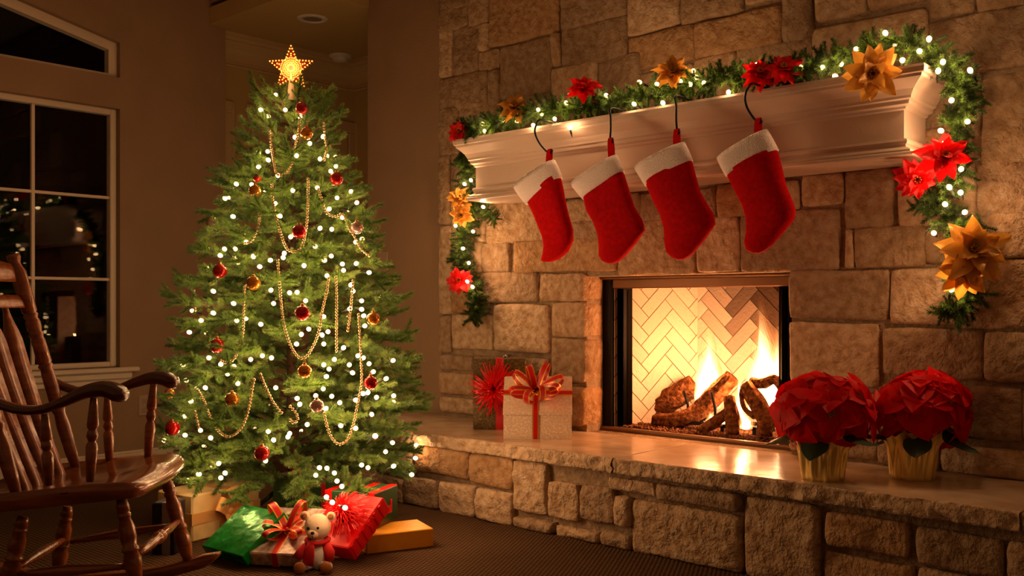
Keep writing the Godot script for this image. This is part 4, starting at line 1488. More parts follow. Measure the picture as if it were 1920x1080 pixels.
func build_star() -> void:
	var c := at_depth(546, 128, TREE_D - 0.02)
	var st := thing("star_topper", "five-pointed amber star covered in tiny lights on the tree top", "tree topper", c)
	st.basis = Basis(rgt, Vector3.UP, -fwd)
	var px := TREE_D / FOCAL
	var big := 45.0 * px
	var small := 20.0 * px
	var rim := PackedVector2Array()
	for i in 10:
		var a := PI / 2 + TAU * i / 10.0
		rim.append(Vector2(cos(a), sin(a)) * (big if i % 2 == 0 else small))
	var s := begin()
	prism(s, rim, Transform3D(Basis.IDENTITY, Vector3(0, 0, 0.004)), 0.008)
	part(st, "star_plate", done(s), plain("amber_plastic", Color(0.45, 0.14, 0.05), 0.35))
	s = begin()
	lathe(s, [Vector2(0.021, -0.135), Vector2(0.014, -0.09), Vector2(0.009, -0.045), Vector2(0.004, -0.02)], 14)
	part(st, "cone_socket", done(s), plain("frosted_plastic", Color(0.9, 0.8, 0.7), 0.5))
	var dot := begin()
	ball(dot, Vector3.ZERO, Vector3(0.0033, 0.0033, 0.0028), 8, 6)
	var pts := []
	for i in 10:
		var a := rim[i]
		var b := rim[(i + 1) % 10]
		for k in 5:
			pts.append(a.lerp(b, k / 5.0) * 0.92)
	for e in [[19.0, 30], [15.0, 26], [11.5, 22], [8.0, 16], [5.5, 10]]:
		for i in int(e[1]):
			pts.append(Vector2(cos(TAU * i / e[1]), sin(TAU * i / e[1])) * e[0] * px)
	for i in 5:
		var a := PI / 2 + TAU * i / 5.0
		for k in [23.0, 27.0]:
			pts.append(Vector2(cos(a), sin(a)) * k * px)
	var where := []
	for p in pts:
		for z in [0.005, -0.005]:
			where.append(Transform3D(Basis.IDENTITY, Vector3(p.x, p.y, z)))
	var m := plain("star_glow", Color(1.0, 0.7, 0.3), 0.4)
	m.emission_enabled = true
	m.emission = Color(1.0, 0.62, 0.25)
	m.emission_energy_multiplier = 2.8
	scatter(st, "light_points", done(dot), m, where)
	for z in [0.03, -0.03]:
		lamp(st, "star_light", Vector3(0, 0, z), Color(1.0, 0.66, 0.34), 0.018, 0.02)

func bauble(label: String, px: float, py: float, r_px: float, m: Material, group: String) -> void:
	var p := on_tree(px, py, 1.10)
	var d := (p - eye).dot(fwd)
	var r := r_px * d / FOCAL
	var o := thing("ornament", label, "ornament", p, group)
	var s := begin()
	ball(s, Vector3.ZERO, Vector3.ONE * r, 28, 18)
	part(o, "glass_ball", done(s), m)
	s = begin()
	lathe(s, [Vector2(r * 0.02, r * 1.24), Vector2(r * 0.20, r * 1.22), Vector2(r * 0.24, r * 1.17), Vector2(r * 0.24, r * 0.95)], 14)
	part(o, "cap", done(s), plain("cap_gold", Color(0.85, 0.62, 0.32), 0.3, 1.0))
	s = begin()
	var pts := []
	for i in 13:
		var a := TAU * i / 12.0 * 0.8 - PI * 0.5
		pts.append(Vector3(cos(a) * r * 0.18, r * 1.42 + sin(a) * r * 0.2, 0))
	tube(s, pts, [0.0008], 5)
	part(o, "hook", done(s), plain("cap_gold", Color(0.85, 0.62, 0.32), 0.3, 1.0))

func glossy(key: String, c: Color, metal := 0.75, rough := 0.14) -> StandardMaterial3D:
	var m := plain(key, c, rough, metal, 0.5)
	m.clearcoat_enabled = true
	m.clearcoat = 1.0
	m.clearcoat_roughness = 0.05
	return m

func build_baubles() -> void:
	var red := glossy("ornament_red", Color(0.72, 0.03, 0.05), 0.6)
	var gold := glossy("ornament_gold", Color(0.85, 0.52, 0.14), 0.75)
	var pale := glossy("ornament_pale", Color(0.80, 0.66, 0.62), 0.7)
	bauble("red ball ornament just below the star, topmost on the tree", 566, 203, 12, red, "red ball ornaments on the tree")
	bauble("red ball ornament at the upper right edge of the tree, beside two bright bulbs", 631, 335, 12.5, red, "red ball ornaments on the tree")
	bauble("small red ball ornament half sunk in the upper left branches", 482, 333, 8, red, "red ball ornaments on the tree")
	bauble("red ball ornament at the middle of the tree, above a hanging bead swag", 561, 434, 13.5, red, "red ball ornaments on the tree")
	bauble("red ball ornament near the left edge of the tree at half height", 412, 508, 13.5, red, "red ball ornaments on the tree")
	bauble("red ball ornament between the two long strands of the widest bead swag", 567, 587, 14.5, red, "red ball ornaments on the tree")
	bauble("dark red ball ornament at the left of the tree above the chair arm", 407, 648, 14, red, "red ball ornaments on the tree")
	bauble("red ball ornament low on the right side of the tree", 695, 718, 13, red, "red ball ornaments on the tree")
	bauble("red ball ornament at the far left edge of the tree beside the chair seat", 323, 803, 14, red, "red ball ornaments on the tree")
	bauble("red ball ornament at the bottom of the tree above the wrapped presents", 491, 850, 14.5, red, "red ball ornaments on the tree")
	bauble("amber ball ornament near the tree top, under the topmost red one", 575, 250, 12, gold, "gold ball ornaments on the tree")
	bauble("dark amber ball ornament on the upper left branches beside two bulbs", 478, 358, 11.5, gold, "gold ball ornaments on the tree")
	bauble("amber ball ornament left of centre, at the head of a straight bead strand", 475, 531, 13.5, gold, "gold ball ornaments on the tree")
	bauble("amber ball ornament at the right edge of the tree at half height", 700, 598, 12.5, gold, "gold ball ornaments on the tree")
	bauble("bright gold ball ornament hanging under the tip of the widest bead swag", 571, 696, 13.5, gold, "gold ball ornaments on the tree")
	bauble("gold ball ornament hanging inside the lower left bead swag", 435, 749, 13.5, gold, "gold ball ornaments on the tree")
	bauble("gold ball ornament half hidden behind the tip of the chair arm", 318, 738, 10, gold, "gold ball ornaments on the tree")
	bauble("pale rose ball ornament among bright bulbs in the lower right", 594, 761, 13, pale, "pale ball ornaments on the tree")
	bauble("clear silvery ball ornament at the upper right edge of the tree", 669, 427, 12, pale, "pale ball ornaments on the tree")
	bauble("clear silvery ball ornament at the upper left edge of the tree", 398, 418, 11.5, pale, "pale ball ornaments on the tree")

func build_beads() -> void:
	var s := begin()
	ball(s, Vector3.ZERO, Vector3.ONE * 0.0054, 10, 7)
	var bead := done(s)
	var gold := plain("bead_gold", Color(1.0, 0.88, 0.70), 0.2, 0.85)
	var strands := [
		["gold bead swag round the red ornament at the middle of the tree", [[510, 345], [512, 375], [517, 402], [527, 440], [538, 466], [553, 472], [566, 462], [574, 430], [577, 390], [578, 336]]],
		["widest gold bead swag, meeting in a point above a gold ornament", [[521, 488], [523, 515], [528, 575], [533, 610], [541, 638], [550, 657], [562, 671], [574, 669], [584, 655], [597, 625], [605, 580], [613, 545], [616, 522]]],
		["straight gold bead strand right of the middle of the tree", [[630, 520], [631, 560], [631, 620], [631, 658]]],
		["short gold bead strand among the bulbs right of the straight strand", [[662, 527], [658, 570], [655, 600], [652, 620]]],
		["long gold bead strand down the right side of the tree to a deep swag", [[672, 590], [674, 620], [676, 655], [678, 700], [676, 730], [668, 768], [664, 790], [657, 812], [650, 826], [637, 833], [625, 825], [615, 805], [608, 775]]],
		["gold bead strand hanging from the amber ornament left of centre", [[459, 537], [457, 570], [457, 610], [453, 640], [446, 660], [438, 674], [425, 680], [414, 676]]],
		["large gold bead swag at the lower left, under a gold ornament", [[372, 733], [385, 755], [392, 775], [402, 797], [417, 814], [432, 818], [448, 808], [460, 788], [468, 760], [474, 725], [477, 712]]],
		["gold bead strand falling right from the large lower left swag", [[489, 702], [498, 725], [510, 750], [520, 765], [528, 774]]],
		["short gold bead swag at the upper left of the tree", [[488, 392], [486, 415], [481, 435], [472, 452], [460, 456]]],
		["short gold bead strand under the tree top on the right", [[607, 230], [609, 255], [612, 280], [608, 300]]],
		["gold bead swag close under the topmost red ornament", [[505, 235], [508, 270], [513, 300], [519, 326], [534, 326], [547, 308], [551, 282], [559, 248], [562, 224]]],
		["gold bead swag along the upper right edge of the tree", [[597, 355], [605, 380], [613, 400], [630, 406], [643, 402], [655, 430], [665, 445], [676, 466], [692, 480]]],
		["short gold bead strand near the left edge at half height", [[364, 545], [365, 565], [366, 582]]],
		["short gold bead strand at the lower left edge of the tree", [[366, 772], [370, 788], [373, 802]]],
		["small gold bead loop left of the pale rose ornament", [[544, 762], [556, 776], [558, 787], [551, 793], [544, 788]]]]
	for e in strands:
		var pts := []
		for q in e[1]:
			pts.append(on_tree(q[0], q[1], 1.06))
		var at: Vector3 = pts[0]
		for i in pts.size():
			pts[i] -= at
		var o := thing("bead_garland", e[0], "bead garland", at, "gold bead garlands on the tree")
		var where := []
		for p in run_of(pts, 0.0118):
			where.append(Transform3D(Basis.IDENTITY, p))
		scatter(o, "beads", bead, gold, where)
		s = begin()
		tube(s, run_of(pts, 0.03), [0.0011], 5)
		part(o, "cord", done(s), gold)

# ---------------------------------------------------------------- garland on the mantel
func petal(length: float, width: float, curl: float, fold: float, wave := 0.0) -> ArrayMesh:
	# a pointed leaf along +y, its upper side to +z
	var rows := []
	for i in 9:
		var t := i / 8.0
		var w := width * 0.5 * pow(sin(PI * pow(t, 0.8) * 0.97 + 0.05), 0.85)
		if i == 8:
			w = 0.0006
		var y := length * t
		var z := -curl * length * t * t
		var row := PackedVector3Array()
		for k in 5:
			var u := (k - 2) / 2.0
			row.append(Vector3(u * w, y, z + fold * absf(u) * w + wave * width * sin(t * 11.0 + u * 2.0) * absf(u)))
		rows.append(row)
	var s := begin()
	sheet(s, rows)
	return done(s)

func silk_flower(label: String, at: Vector3, size: float, face: Vector3, m: Material, group: String, called: String) -> void:
	var o := thing(called, label, "flower", at, group)
	o.basis = aim(face, rng.randf() * 6.0)
	var big := petal(size * 0.56, size * 0.30, 0.30, 0.30, 0.10)
	var mid := petal(size * 0.44, size * 0.24, 0.20, 0.35, 0.10)
	for ring in [[7, big, 1.5], [7, big, 1.15], [6, mid, 0.8], [4, mid, 0.4]]:
		for i in int(ring[0]):
			var a: float = TAU * (i + rng.randf_range(-0.2, 0.2)) / ring[0] + ring[2]
			# petal's +y leans out from the flower's axis (+y) by the ring's angle
			var b := Basis(Vector3.UP, a) * Basis(Vector3.RIGHT, ring[2] + rng.randf_range(-0.2, 0.25)) * Basis(Vector3.UP, PI)
			part(o, "petal", ring[1], m, Transform3D(b.scaled(Vector3.ONE * rng.randf_range(0.85, 1.1)), Vector3(0, 0.004, 0)))
	var s := begin()
	for i in 7:
		var a := TAU * i / 7.0
		tube(s, [Vector3.ZERO, Vector3(cos(a) * 0.006, 0.02, sin(a) * 0.006), Vector3(cos(a) * 0.010, 0.032, sin(a) * 0.010)], [0.0012, 0.001, 0.003], 5)
	part(o, "stamens", done(s), plain("stamen_gold", Color(0.85, 0.65, 0.25), 0.5))

func build_garland() -> void:
	var runs := [
		[[866, 286, 3.16], [876, 322, 3.20], [882, 360, 3.24], [884, 395, 3.27], [872, 432, 3.27], [866, 470, 3.27], [872, 505, 3.27], [886, 540, 3.27], [896, 570, 3.27], [884, 598, 3.28]],
		[[890, 385, 3.28], [910, 395, 3.29], [928, 412, 3.29]],
		[[866, 252, 3.12], [905, 238, 3.10], [960, 222, 3.09], [1020, 208, 3.09], [1075, 202, 3.09], [1130, 193, 3.09], [1190, 181, 3.09], [1250, 168, 3.09], [1310, 156, 3.09], [1380, 146, 3.09], [1450, 138, 3.09], [1520, 122, 3.09], [1580, 104, 3.10], [1640, 92, 3.11], [1700, 84, 3.12], [1745, 96, 3.13], [1775, 118, 3.14]],
		[[1775, 118, 3.14], [1800, 150, 3.16], [1812, 190, 3.18], [1802, 230, 3.20], [1796, 270, 3.22], [1802, 303, 3.24], [1792, 335, 3.25], [1768, 362, 3.26], [1756, 385, 3.27], [1776, 412, 3.27], [1802, 432, 3.27], [1806, 470, 3.27], [1812, 510, 3.27], [1822, 545, 3.28], [1802, 572, 3.28], [1788, 592, 3.28]],
		[[1806, 438, 3.28], [1826, 436, 3.28], [1842, 424, 3.28]], [[1770, 372, 3.26], [1740, 384, 3.26], [1716, 390, 3.27]], [[1812, 205, 3.2], [1830, 190, 3.2], [1838, 186, 3.2]], [[1808, 582, 3.28], [1790, 580, 3.28], [1770, 582, 3.28]]]
	var at := on_wall(1310, 160, 3.09)
	var o := thing("pine_garland", "dark green pine garland along the mantel, hanging down at both ends", "garland", at)
	var spr := [sprig(0.078, 170, 0.023, 0.003, 11), sprig(0.066, 150, 0.022, 0.003, 12)]
	var where := [[], []]
	var s := begin()
	for r in runs:
		var pts := []
		for e in r:
			pts.append(on_wall(e[0], e[1], e[2]) - at)
		var run := run_of(pts, 0.011)
		tube(s, run, [0.005], 6)
		var fr := path_frames(run)
		for i in run.size():
			var f: Array = fr[i]
			for k in 4:
				var a := rng.randf() * TAU
				var side: Vector3 = f[1] * cos(a) + f[2] * sin(a)
				if (run[i] + at + side * 0.06).z < -STONE_Z + 0.005:
					side.z = absf(side.z)
				var d: Vector3 = side + f[0] * rng.randf_range(-0.7, 0.7)
				var sc := rng.randf_range(0.6, 1.0) * (0.7 if r.size() < 4 else 1.0)
				where[rng.randi() % 2].append(Transform3D(aim(d, rng.randf() * 6.0).scaled(Vector3.ONE * sc), run[i]))
	part(o, "stem", done(s), plain("green_wire", Color(0.06, 0.13, 0.05), 0.5))
	for k in 2:
		scatter(o, "foliage", spr[k], garland_mat(k), where[k])
	# lights
	var lit := [[883, 338, 3.16], [871, 345, 3.16], [854, 423, 3.22], [887, 434, 3.22], [868, 466, 3.22], [879, 493, 3.22], [876, 528, 3.2], [886, 538, 3.22], [906, 388, 3.24], [862, 397, 3.22],
		[905, 232, 3.05], [909, 246, 3.04], [945, 226, 3.04], [969, 227, 3.04], [970, 218, 3.05], [1009, 206, 3.04], [1016, 214, 3.04], [1000, 235, 3.02], [1040, 223, 3.03], [1068, 239, 3.01], [1062, 193, 3.04], [1137, 179, 3.04], [1189, 195, 3.03], [1199, 154, 3.05], [1232, 158, 3.05], [1256, 160, 3.04], [1276, 153, 3.04], [1300, 133, 3.06], [1306, 145, 3.05], [1320, 156, 3.04], [1243, 193, 3.03], [1366, 173, 3.03], [1294, 158, 3.04],
		[1420, 121, 3.05], [1413, 132, 3.05], [1502, 127, 3.05], [1577, 120, 3.05], [1606, 92, 3.06], [1566, 143, 3.04], [1543, 127, 3.05], [1660, 62, 3.08], [1678, 83, 3.07], [1692, 113, 3.06], [1742, 73, 3.09], [1724, 96, 3.08], [1768, 116, 3.09], [1759, 133, 3.09], [1819, 132, 3.12], [1784, 188, 3.12], [1764, 245, 3.15], [1766, 268, 3.15], [1814, 228, 3.16], [1802, 317, 3.18], [1780, 351, 3.2], [1801, 361, 3.2], [1772, 383, 3.2], [1809, 398, 3.2], [1751, 437, 3.22], [1800, 525, 3.21], [1796, 533, 3.22], [1784, 543, 3.22]]
	var places := []
	var dirs := []
	for e in lit:
		places.append(on_wall(e[0], e[1], e[2] + (0.035 if e[2] < 3.08 else 0.0)))
		dirs.append(Vector3(rng.randf_range(-0.6, 0.6), rng.randf_range(0.0, 1.0), 0.8).normalized())
	var g := thing("garland_lights", "string of warm white fairy lights along the mantel garland", "string lights", Vector3.ZERO)
	string_of_lights(g, places, dirs, GARLAND_GLOW)
	# silk poinsettias tucked in
	var red := plain("silk_red", Color(0.86, 0.03, 0.04), 0.6)
	red.backlight_enabled = true
	red.backlight = Color(0.75, 0.04, 0.05)
	var gold := plain("silk_gold", Color(0.80, 0.60, 0.26), 0.38, 0.2)
	gold.backlight_enabled = true
	gold.backlight = Color(0.7, 0.5, 0.18)
	var to_eye := Vector3(0.55, 0.0, 0.8)
	for e in [[862, 248, 3.09, 0.11, "red silk poinsettia at the left tip of the mantel shelf", 0, 0.2], [1095, 170, 3.06, 0.13, "red silk poinsettia standing up behind the garland above the second stocking", 0, 0.8],
		[1424, 142, 3.05, 0.12, "red silk poinsettia on the mantel just above the fourth stocking hook", 0, 0.5], [1468, 134, 3.05, 0.12, "red silk poinsettia on the mantel, right of its twin above the fourth hook", 0, 0.6],
		[862, 526, 3.20, 0.12, "red silk poinsettia low on the left hanging garland", 0, 0.1], [1768, 296, 3.14, 0.15, "red silk poinsettia under the right end of the mantel, touching the garland", 0, 0.3], [1716, 336, 3.18, 0.13, "red silk poinsettia against the stones below the right mantel end", 0, -0.2],
		[965, 205, 3.06, 0.14, "gold silk poinsettia near the left end of the mantel", 1, 0.6], [1262, 138, 3.05, 0.14, "gold silk poinsettia at the middle of the mantel above the third hook", 1, 0.7], [1634, 136, 3.02, 0.17, "gold silk poinsettia drooping over the mantel front near its right end", 1, -0.35],
		[864, 372, 3.20, 0.12, "upper gold silk poinsettia on the left hanging garland", 1, 0.3], [866, 402, 3.20, 0.11, "lower gold silk poinsettia on the left hanging garland", 1, -0.2], [1822, 472, 3.16, 0.20, "upper gold silk poinsettia on the right hanging garland", 1, 0.3], [1806, 508, 3.17, 0.15, "lower gold silk poinsettia on the right hanging garland over bulbs", 1, -0.2]]:
		var f := to_eye + Vector3(0, e[6], 0)
		silk_flower(e[4], on_wall(e[0], e[1], e[2]), e[3], f, red if e[5] == 0 else gold, ["red silk poinsettias on the garland", "gold silk poinsettias on the garland"][e[5]], "silk_poinsettia")

# ---------------------------------------------------------------- stockings
func build_stockings() -> void:
	var red := plain("red_plush", Color(0.80, 0.02, 0.03), 0.9, 0.0, 0.2)
	red.rim_enabled = true
	red.rim = 0.6
	red.rim_tint = 0.8
	tri_map(red, noise_texture("plush_tone", 0.03, 3, Color(0.80, 0.80, 0.80), Color.WHITE, 256), Vector3(5, 5, 5))
	bump(red, noise_texture("plush", 0.25, 2, Color.BLACK, Color.WHITE, 256), 0.25)
	var white := plain("white_plush", Color(0.97, 0.92, 0.91), 0.95, 0.0, 0.2)
	white.rim_enabled = true
	white.rim = 0.5
	white.uv1_triplanar = true
	white.uv1_scale = Vector3(7, 7, 7)
	bump(white, noise_texture("plush_deep", 0.10, 3, Color.BLACK, Color.WHITE, 256), 0.45)
	var iron := plain("hook_iron", Color(0.05, 0.05, 0.05), 0.45, 0.5)
	var n := 2.985
	var labels := ["leftmost red plush stocking with white cuff, narrow and turned edge-on", "second red plush stocking from the left with white cuff", "third red plush stocking from the left, the largest, with white cuff", "rightmost red plush stocking with white cuff, over the firebox"]
	var cuffs := [[[964, 351, 1038, 300], [976, 368, 1046, 317], [988, 384, 1052, 333]], [[1072, 346, 1155, 291], [1083, 360, 1162, 306], [1095, 374, 1169, 321]], [[1191, 314, 1282, 267], [1201, 331, 1290, 284], [1212, 349, 1297, 301]], [[1346, 297, 1437, 243], [1354, 314, 1448, 262], [1363, 331, 1458, 281]]]
	var bodies := [
		[[990, 379, 1048, 326], [993, 386, 1051, 335], [1001, 402, 1056, 358], [1010, 425, 1060, 382], [1018, 444, 1066, 406], [1021, 463, 1073, 430], [1019, 478, 1073, 450], [1016, 488, 1064, 471], [1020, 491, 1048, 485], [1028, 491, 1038, 489]],
		[[1095, 370, 1165, 318], [1097, 378, 1169, 326], [1101, 396, 1178, 354], [1114, 418, 1188, 386], [1122, 440, 1204, 414], [1124, 462, 1208, 431], [1124, 480, 1192, 455], [1130, 489, 1171, 480], [1140, 494, 1160, 490], [1148, 494, 1153, 493]],
		[[1212, 345, 1294, 297], [1215, 353, 1298, 306], [1226, 379, 1304, 330], [1239, 404, 1312, 358], [1246, 430, 1324, 380], [1247, 455, 1338, 402], [1250, 473, 1340, 420], [1260, 483, 1322, 447], [1271, 487, 1302, 472], [1280, 487, 1292, 481]],
		[[1363, 327, 1455, 277], [1366, 335, 1459, 286], [1379, 361, 1466, 314], [1391, 383, 1473, 346], [1399, 408, 1483, 370], [1400, 434, 1491, 391], [1396, 455, 1489, 410], [1400, 469, 1471, 432], [1411, 475, 1448, 459], [1422, 475, 1434, 470]]]
	var hooks := [[[1013, 226], [1005, 235], [1003, 247], [1007, 260], [1014, 272], [1025, 284], [1032, 287], [1036, 281]], [[1146, 208], [1145, 222], [1145, 240], [1144, 258], [1143, 266], [1147, 268], [1149, 262]], [[1268, 180], [1268, 200], [1268, 225], [1269, 244], [1268, 250], [1272, 252], [1274, 246]], [[1412, 158], [1402, 166], [1397, 182], [1400, 200], [1409, 216], [1419, 228], [1425, 231], [1429, 226]]]
	var loops := [[1031, 283, 1029, 304], [1145, 263, 1147, 296], [1269, 246, 1269, 272], [1422, 226, 1421, 250]]
	for k in 4:
		var first: Array = cuffs[k][0]
		var at := on_wall((first[0] + first[2]) * 0.5, (first[1] + first[3]) * 0.5, n)
		var o := thing("christmas_stocking", labels[k], "stocking", at, "stockings hanging from the mantel")
		for which in 2:
			var secs: Array = bodies[k] if which == 0 else cuffs[k]
			var rows := []
			var m := secs.size()
			for i in m * 2 - 1:
				var a: Array = secs[i / 2]
				var b: Array = secs[mini(i / 2 + i % 2, m - 1)]
				var l := on_wall((a[0] + b[0]) * 0.5, (a[1] + b[1]) * 0.5, n) - at
				var r := on_wall((a[2] + b[2]) * 0.5, (a[3] + b[3]) * 0.5, n) - at
				var c := (l + r) * 0.5
				var half := (r - l) * 0.5
				var t := float(i) / (m * 2 - 2)
				var puff := 0.020 + half.length() * 0.16
				if which == 0:
					puff *= 1.0 - 0.45 * smoothstep(0.75, 1.0, t)
				else:
					half *= 1.03
					puff = 0.036 + 0.004 * sin(t * PI)
				var row := PackedVector3Array()
				for j in 24:
					var an := TAU * j / 24.0
					var ripple := 1.0
					if which == 0:
						ripple = 1.0 + 0.30 * sin(an * 2.0 + k * 1.7 + t * 2.5) * (1.0 - t) * absf(sin(an))
					row.append(c + half * signf(cos(an)) * pow(absf(cos(an)), 0.75) + Vector3(0, 0, sin(an) * puff * ripple))
				rows.append(row)
			# close both ends
			for e in [0, -1]:
				var ring: PackedVector3Array = rows[0] if e == 0 else rows[rows.size() - 1]
				var mid := Vector3.ZERO
				for p in ring:
					mid += p
				mid /= ring.size()
				var cap := PackedVector3Array()
				var sink := Vector3(0, -0.012, 0) if e == 0 and which == 1 else Vector3.ZERO
				for p in ring:
					cap.append(mid.lerp(p, 0.9 if sink != Vector3.ZERO else 0.02) + sink)
				if e == 0:
					if sink != Vector3.ZERO:
						var cap2 := PackedVector3Array()
						for p in cap:
							cap2.append(mid.lerp(p, 0.02) + sink * 0.5)
						rows.push_front(cap)
						rows.push_front(cap2)
					else:
						rows.push_front(cap)
				else:
					rows.append(cap)
			var s := begin()
			sheet(s, rows, true)
			part(o, "plush_body" if which == 0 else "cuff", done(s), red if which == 0 else white)
		var q: Array = loops[k]
		var up := on_wall(q[0], q[1], n + 0.004) - at
		var dn := on_wall(q[2], q[3], n + 0.012) - at
		var s := begin()
		var path := [dn + Vector3(0, -0.02, 0.008), dn.lerp(up, 0.5) + Vector3(0, 0, 0.010), up + Vector3(0, 0.004, 0.006), up + Vector3(0, 0.009, 0.0), up + Vector3(0, 0.004, -0.006), dn.lerp(up, 0.5) + Vector3(0, 0, -0.010), dn + Vector3(0, -0.02, -0.008)]
		ribbon(s, run_of(path, 0.006), [0.022], [Vector3(1, 0, 0.15)])
		part(o, "hanging_loop", done(s), red)
		# the iron hook lies on the shelf and swings out over its edge
		var pts := []
		for e in hooks[k]:
			pts.append(on_wall(e[0], e[1], n + 0.004))
		var hk: Vector3 = pts[0]
		var rel := []
		for p in pts:
			rel.append(p - hk)
		rel.push_front(Vector3(0, EYE_H + 0.757 - hk.y, -0.115))
		rel.push_front(Vector3(0, EYE_H + 0.757 - hk.y, -0.20))
		rel[2] = Vector3(0, maxf(0.0, EYE_H + 0.758 - hk.y), 0)
		s = begin()
		tube(s, run_of(rel, 0.008), [0.0042], 8)
		var ho := thing("stocking_hook", ["black iron hook holding the leftmost stocking", "straight black iron hook holding the second stocking", "straight black iron hook holding the third stocking", "curved black iron hook holding the rightmost stocking"][k], "hook", hk, "stocking hooks on the mantel")
		part(ho, "hook_rod", done(s), iron)
		part(ho, "foot_plate", box(Vector3(-0.02, EYE_H + 0.7535 - hk.y, -0.21), Vector3(0.02, EYE_H + 0.757 - hk.y, -0.10), 0.001), iron)

# ---------------------------------------------------------------- presents
func paper(key: String, c: Color, metal: float, rough: float, tex_lo: Color, freq: float, scale: float, kind := FastNoiseLite.TYPE_CELLULAR) -> StandardMaterial3D:
	var m := plain(key, c, rough, metal, 0.5)
	if m.albedo_texture == null:
		tri_map(m, noise_texture(key + "_print", freq, 2, tex_lo, Color.WHITE, 256, kind), Vector3(scale, scale, scale))
		bump(m, noise_texture("paper_crease", 0.012, 3, Color.BLACK, Color.WHITE, 256), 0.16)
	return m

func gift_frame(fl: Vector3, fr: Vector3, bl: Vector3) -> Transform3D:     # top face: front left, front right, back left
	var x := (fr - fl).normalized()
	var z := fl - bl
	z = (z - x * z.dot(x)).normalized()
	return Transform3D(Basis(x, z.cross(x), z), fl)

func band(o: Node3D, size: Vector3, along_x: bool, at: float, width: float, m: Material, e := 0.0016) -> void:
	# a ribbon right round the box 0..x, -y..0, -z..0
	if along_x:
		part(o, "ribbon", box(Vector3(-e, -size.y - e * 0.5, -at - width * 0.5), Vector3(size.x + e, e, -at + width * 0.5), 0.0006), m)
	else:
		part(o, "ribbon", box(Vector3(at - width * 0.5, -size.y - e * 0.5, -size.z - e), Vector3(at + width * 0.5, e, e), 0.0006), m)

func bow(o: Node3D, at: Vector3, up: Vector3, loops: Array, width: float, m: Material, edge: Material = null) -> void:
	# each loop: angle round up, length, height
	var x := up.cross(Vector3(0.2, 0.1, 1.0)).normalized()
	var z := x.cross(up).normalized()
	for l in loops:
		var d: Vector3 = x * cos(l[0]) + z * sin(l[0])
		var across := d.cross(up).normalized()
		var pts := []
		for i in 13:
			var t := i / 12.0
			var a := t * PI
			pts.append(at + d * sin(a) * l[1] * (0.55 + 0.45 * sin(a)) + up * (sin(a * 0.5) * sin(a) * 0.2 + (0.5 - 0.5 * cos(t * TAU)) * 0.55 + sin(t * TAU) * -0.35) * l[2] + up * 0.006)
		var s := begin()
		if edge == null:
			ribbon(s, pts, [width], [across])
			part(o, "bow_loop", done(s), m)
		else:
			ribbon(s, pts, [width], [across], 0.16, 0.84)
			var lp := part(o, "bow_loop", done(s), m)
			s = begin()
			ribbon(s, pts, [width], [across], 0.0, 0.16)
			ribbon(s, pts, [width], [across], 0.84, 1.0)
			part(lp, "gold_edge", done(s), edge)
	var s2 := begin()
	ball(s2, at + up * 0.006, Vector3.ONE * width * 0.38, 10, 8)
	part(o, "bow_knot", done(s2), m)

func shreds(o: Node3D, at: Vector3, up: Vector3, r: float, count: int, m: Material) -> void:
	# a burst of shredded ribbon
	var s := begin()
	for i in count:
		var a := rng.randf() * TAU
		var tilt := rng.randf_range(0.2, 1.5)
		var d := (aim(up, 0.0) * Vector3(cos(a) * sin(tilt), cos(tilt), sin(a) * sin(tilt)))
		var l := r * rng.randf_range(0.5, 1.0)
		var p1 := at + d * l * 0.5 + up * l * 0.25
		var p2 := at + d * l - up * l * 0.12
		ribbon(s, [at, at.lerp(p1, 0.5) + up * 0.005, p1, p1.lerp(p2, 0.6) + up * 0.004, p2], [0.0028], [d.cross(up + Vector3(0.1, 0, 0.2)).normalized()])
	part(o, "shredded_bow", done(s), m)

